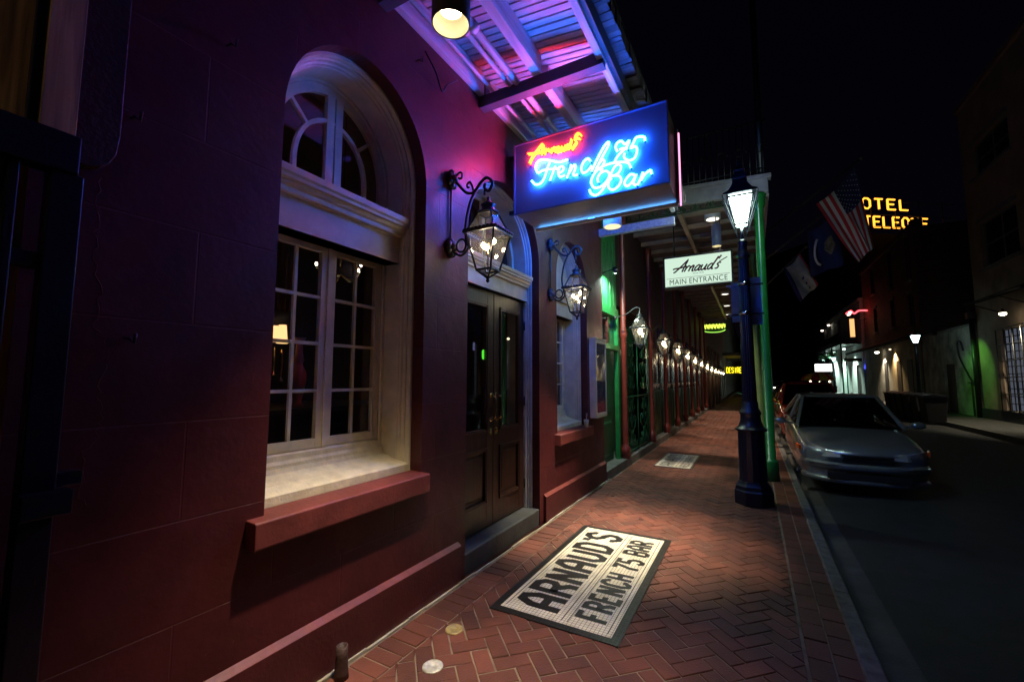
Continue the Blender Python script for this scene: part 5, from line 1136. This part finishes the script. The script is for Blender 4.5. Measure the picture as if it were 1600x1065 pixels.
# white lit corner building
Dm=mat('pale_green_white_plaster',(.55,.58,.52),.8,bump=.2,var=.15)
D=bldg('corner_building','white corner building lit cold green white with a balcony above',47.2,66.0,8.5,Dm,openings=[(48.5,50.3,.02,2.9,'door'),(52.5,53.6,.02,2.9,'door'),(57,58.5,.02,2.9,'door'),(50.0,51.4,5.9,7.8),(57,58.4,5.9,7.8)])
m=MB(); m.box(6.9,8.39,47.6,64,4.72,4.86)
for k in range(90): m.tube([(6.93,47.7+k*.18,4.86),(6.93,47.7+k*.18,5.75)],.018,4)
m.box(6.9,6.96,47.6,64,5.74,5.80); m.box(6.9,6.96,47.6,64,5.05,5.08); 
for yy in(47.8,53,58,63.5): m.tube([(6.98,yy,0),(6.98,yy,4.72)],.05,8)
m.build('balcony','iron',D)
for y,p,c in((50.5,200,(.72,1,.9)),(56,220,(.6,1,.85)),(61,180,(.75,1,.95))): small_lamp('balcony_lamp','cold white lamp under the balcony of the corner building, %s one'%({50.5:'nearest',56:'middle',61:'farthest'}[y]),7.6,y,4.45,.11,c,14,p*11)
for y,z in((62.5,8.0),(68.0,7.9)): small_lamp('wall_globe','pair of small warm globes high on the dark facade, %s one'%('nearer' if y<65 else 'farther'),8.1,y,z,.15,(1,.85,.7),6)
# hanging plants under the balcony
def plant(x,y,z,lab,r=.45):
    m=MB()
    for i in range(420):
        a,b_=random.uniform(0,2*PI),random.uniform(-1,.6); rr=r*random.uniform(.3,1); p=Vector((x+rr*math.cos(a)*.8,y+rr*math.sin(a),z+rr*b_)); d=Vector((random.uniform(-1,1),random.uniform(-1,1),random.uniform(-1,.4))).normalized(); e=d.orthogonal().normalized()*.025
        m.add([p-e,p+d*.05+e*.9,p+d*.11,p+d*.05-e*1.6],[(0,1,2,3)])
    tag(m.build('hanging_plant',mat('hanging_fern_leaf',(.03,.12,.04),.5,bump=0,island=.5),recalc=False),lab,'plant','ferns hanging from the balcony')
plant(7.0,52.5,4.2,'green fern hanging from the balcony, nearest of three'); plant(7.0,56.5,4.2,'green fern hanging from the balcony, middle of three',.5); plant(7.0,60.5,4.2,'green fern hanging from the balcony, farthest of three')
# signs and neon across the street
t=thing('lit_sign','small blank white lit sign hanging at the corner building','sign',(7.6,58,2.9))
m=MB(); m.box(5.95,7.45,57.0,57.12,2.45,3.25); m.build('panel',emis('white_lit_sign',(1,1,.95),2.5),t); m=MB(); m.box(5.9,7.5,57.121,57.16,2.40,3.30); m.tube([(7.4,57.1,3.3),(8.4,57.1,3.3)],.03,6); m.build('casing','black',t)
t=thing('neon_arrow','red neon squiggle with amber vertical tube on the brick building corner','neon sign',(7.6,44.5,6.5))
m=MB(); m.tube(cr([(7.0,44.6,7.05),(7.3,44.4,7.25),(7.5,44.3,7.0),(7.8,44.2,7.2),(8.3,44.0,7.15)],6),.05,6); m.build('red_tube',emis('red_neon',(1,.04,.05),9),t)
m=MB(); m.tube(cr([(7.1,44.6,6.95),(7.25,44.5,6.98),(7.2,44.5,7.18),(7.35,44.4,7.1)],5),.06,6); m.build('pink_tube',emis('pink_white_neon',(1,.45,.35),14),t)
m=MB(); m.box(7.20,7.50,44.5,44.62,5.1,6.6); m.build('amber_strip',emis('amber_strip_light',(1,.50,.18),1.3),t); m=MB(); m.box(7.15,7.55,44.621,44.7,5.05,6.65); m.tube([(7.5,44.66,6.5),(8.4,44.66,6.5)],.03,6); m.build('casing','black',t)
t=thing('arch_window_light','blue lit arched shop window on the corner building end','window',(8.2,47.0,3))
m=MB(); P=[(9.0+.62*math.cos(a),2.5+.75*math.sin(a)) for a in [PI*i/14 for i in range(15)]]; m.prism([(x-0,z) for x,z in P],'y',47.05,47.12); m.build('blue_pane',emis('deep_blue_light',(.08,.10,1),1.2),t)
op=thing('one_way_sign_pole','thin black pole with a dark arrow plate across the street','street sign',(6.6,43,0))
m=MB(); m.tube([(6.6,43.2,0),(6.6,43.2,3.4)],.04,8); m.build('pole','iron',op); m=MB(); m.box(6.45,7.6,43.14,43.16,3.02,3.28); m.build('plate','black',op)
# ================================================================ HOTEL SIGN
HT=thing('hotel_roof_sign','amber neon rooftop letters on tall hotel far away','rooftop sign',(24,101,30))
hd=Vector((.815,.58,0)).normalized()
am=emis('amber_neon',(1,.38,.035),2.6)
def neonrow(s,org,pitch,w,h):
    m=MB()
    for i,ch in enumerate(s):
        for k,st in enumerate(BL[ch]):
            P=[Vector(org)+hd*(i*pitch+x*w)+Vector((0,0,y*h)) for x,y in st]
            if (P[0]-P[-1]).length<.01: m.tube(P[:-1],.17,6,closed=True)
            else:
                for a,b_ in zip(P[:-1],P[1:]): m.tube([a,b_],.17,6)
    return m.build('neon_letters',am,HT)
neonrow('HOTEL',Vector((19.25,99.9,33.5))-hd*2.62,2.62,1.55,1.95)
neonrow('MONTELEONE',Vector((20.1,103.9,31.1))-hd*2.08*3,2.08,1.35,2.1)
m=MB()
o0=Vector((17,99,30.3))
for k in range(5): a=o0+hd*(k*5.2)+Vector((.3,-.0,0)); b_=a+Vector((-.5,1.2,0)); m.tube([b_-Vector((0,0,1)),b_+Vector((0,0,6))],.08,6)
for z in(30.8,33.2,35.9): m.tube([o0+Vector((-.4,1.3,z-30.3)),o0+hd*24+Vector((-.4,1.3,z-30.3))],.06,6)
m.build('support_frame','iron',HT)
dk=mat('dark_masonry',(.06,.05,.045),.9,bump=0)
t=thing('hotel_tower','dark hotel tower carrying the rooftop letters','building',(32,116,0))
q=[Vector((14,97,0))+Vector((-.6,1.5,0)),]; m=MB(); a=Vector((15,97.5,0)); b_=a+hd*32; n_=Vector((-hd.y,hd.x,0))*20; m.prism([(v.x,v.y) for v in(a+Vector((0,2,0)),b_+Vector((0,2,0)),b_+n_,a+n_)],'z',0,29.6); m.build('walls',dk,t)
# far end of the near side and of the street
far=mat('brown_far_facade',(.14,.085,.06),.8,bump=.1,var=.3)
t=thing('brick_terrace','plain brown terrace beyond the green building on the near side','building',(-5,40,0)); m=MB(); m.box(-8,-2.15,24.7,44,0,8); m.build('walls',far,t)
for i in range(7):
    m=MB(); y=26+i*2.5; m.box(-2.149,-2.11,y,y+1.1,.3,2.9); m.build('shutter','greendark',t)
for yy in(25.6,28,30.5,33): m=MB(); m.lathe([(.07,0),(.06,3.4)],-2.05,yy,10); m.build('pilaster',mat('brown_pink_pilaster',(.35,.2,.14),.6,bump=0),t)
t=thing('far_terrace','dark terrace at far end of the near side of the street','building',(-5,70,0)); m=MB(); m.box(-9,-2.3,44.1,95,0,10); m.build('walls',dk,t); m=MB(); m.box(-2.3,.1,40,52,3.55,3.8); m.build('gallery_edge',mat('dim_cream_beam',(.4,.34,.26),.6,bump=0),t)
for yy in(40.3,46,51.5): m=MB(); m.tube([(.02,yy,0),(.02,yy,3.55)],.06,8); m.build('post','iron',t)
t=thing('end_block','dark block closing the far end of the street','building',(3,112,0)); m=MB(); m.box(-12,14,110,120,0,11); m.build('walls',dk,t)
for k in range(6): m=MB(); m.box(-9+k*3.4,-7.8+k*3.4,109.96,109.99,4.5,6.5); m.build('window','black',t)
t=thing('far_right_terrace','dark terrace beyond the white corner building across the street','building',(12,88,0)); m=MB(); m.box(8.4,18,66.2,109,0,10); m.build('walls',dk,t)
for k in range(8): m=MB(); m.box(8.36,8.39,69+k*4.6,70.3+k*4.6,5,7); m.build('window','black',t)
# yellow and green neon signs up the sidewalk
t=thing('neon_sign','yellow neon letter sign far up the sidewalk','neon sign',(-1.5,44.8,2.4))
m=MB()
for i,ch in enumerate('DESIRE'):
    for st in (BL[ch] if ch!='I' else BL['I']):
        P=[(-2.12+i*.215+x*.15,44.8,2.18+y*.50) for x,y in st]
        for a,b_ in zip(P[:-1],P[1:]): m.tube([a,b_],.028,5)
m.build('letters',emis('yellow_neon',(1,.78,.02),2.6),t); m=MB(); m.box(-2.2,-.80,44.86,44.92,2.08,2.78); m.tube([(-1.9,44.9,2.7),(-1.9,44.9,3.6)],.02,5); m.tube([(-1.1,44.9,2.7),(-1.1,44.9,3.6)],.02,5); m.build('backing','black',t)
t=thing('oval_neon_sign','oval yellow green neon sign hanging under the end of the gallery','neon sign',(-1.5,24,4.2))
m=MB()
for k in range(7): m.tube(cr([(-2.18+k*.155,23.98,4.15),(-2.13+k*.155,23.98,4.40),(-2.07+k*.155,23.98,4.18),(-2.05+k*.155,23.98,4.38)],4),.020,5)
m.build('script_tube',emis('yellow_green_neon',(.80,1,.10),1.8),t)
m=MB(); m.tube([(-1.62+.50*math.cos(a),23.98,4.10+.13*math.sin(a)) for a in [PI+PI*i/14 for i in range(15)]],.022,5); m.build('border_tube',emis('green_neon',(.45,1,.12),1.2),t)
m=MB(); m.lathe([(.62,-.01),(.62,.02)],-1.62,0,28,0,'y'); 
for i,v in enumerate(m.v): m.v[i]=(v[0],24.03+v[1],4.24+v[2]*.42)
m.build('backing','greendark',t)
m=MB(); m.tube([(-2.08,22.6,2.6),(-2.08,22.6,4.6)],.045,8); tag(m.build('downpipe',mat('cream_downpipe',(.6,.5,.36),.5,bump=0)),'pale cream downpipe at the far end of the green facade','downpipe')
# ================================================================ WORLD, CAMERA
W=bpy.data.worlds.new('World'); SC.world=W; W.use_nodes=True; N=W.node_tree.nodes; L=W.node_tree.links; bg=N['Background']
tc=N.new('ShaderNodeTexCoord'); sp=N.new('ShaderNodeSeparateXYZ'); cr_=N.new('ShaderNodeValToRGB'); L.new(tc.outputs['Generated'],sp.inputs[0]); L.new(sp.outputs[2],cr_.inputs[0]); L.new(cr_.outputs[0],bg.inputs[0])
cr_.color_ramp.elements[0].color=(.0012,.0008,.0018,1); cr_.color_ramp.elements[1].color=(.0005,.0005,.0022,1); bg.inputs[1].default_value=1
cam=bpy.data.cameras.new('camera'); co=bpy.data.objects.new('camera',cam); COL.objects.link(co); SC.camera=co
cam.sensor_width=36; cam.sensor_fit='HORIZONTAL'; cam.lens=669.5/1600*36; cam.clip_end=600; cam.clip_start=.05
yaw,pit,rol=R(29.27),R(5.03),R(.11)
f=Vector((-math.sin(yaw)*math.cos(pit),math.cos(yaw)*math.cos(pit),math.sin(pit))); rt=f.cross(Vector((0,0,1))).normalized(); up=rt.cross(f)
r2=rt*math.cos(rol)+up*math.sin(rol); u2=up*math.cos(rol)-rt*math.sin(rol)
co.matrix_world=Matrix(((r2.x,u2.x,-f.x,0),(r2.y,u2.y,-f.y,0),(r2.z,u2.z,-f.z,1.6),(0,0,0,1)))
cam.shift_y=0
SC.view_settings.view_transform='Standard'; SC.view_settings.look='None'; SC.view_settings.exposure=0; SC.view_settings.gamma=1
SC.cycles.use_denoising=True; SC.cycles.sample_clamp_indirect=6; SC.cycles.max_bounces=6; SC.cycles.transparent_max_bounces=12
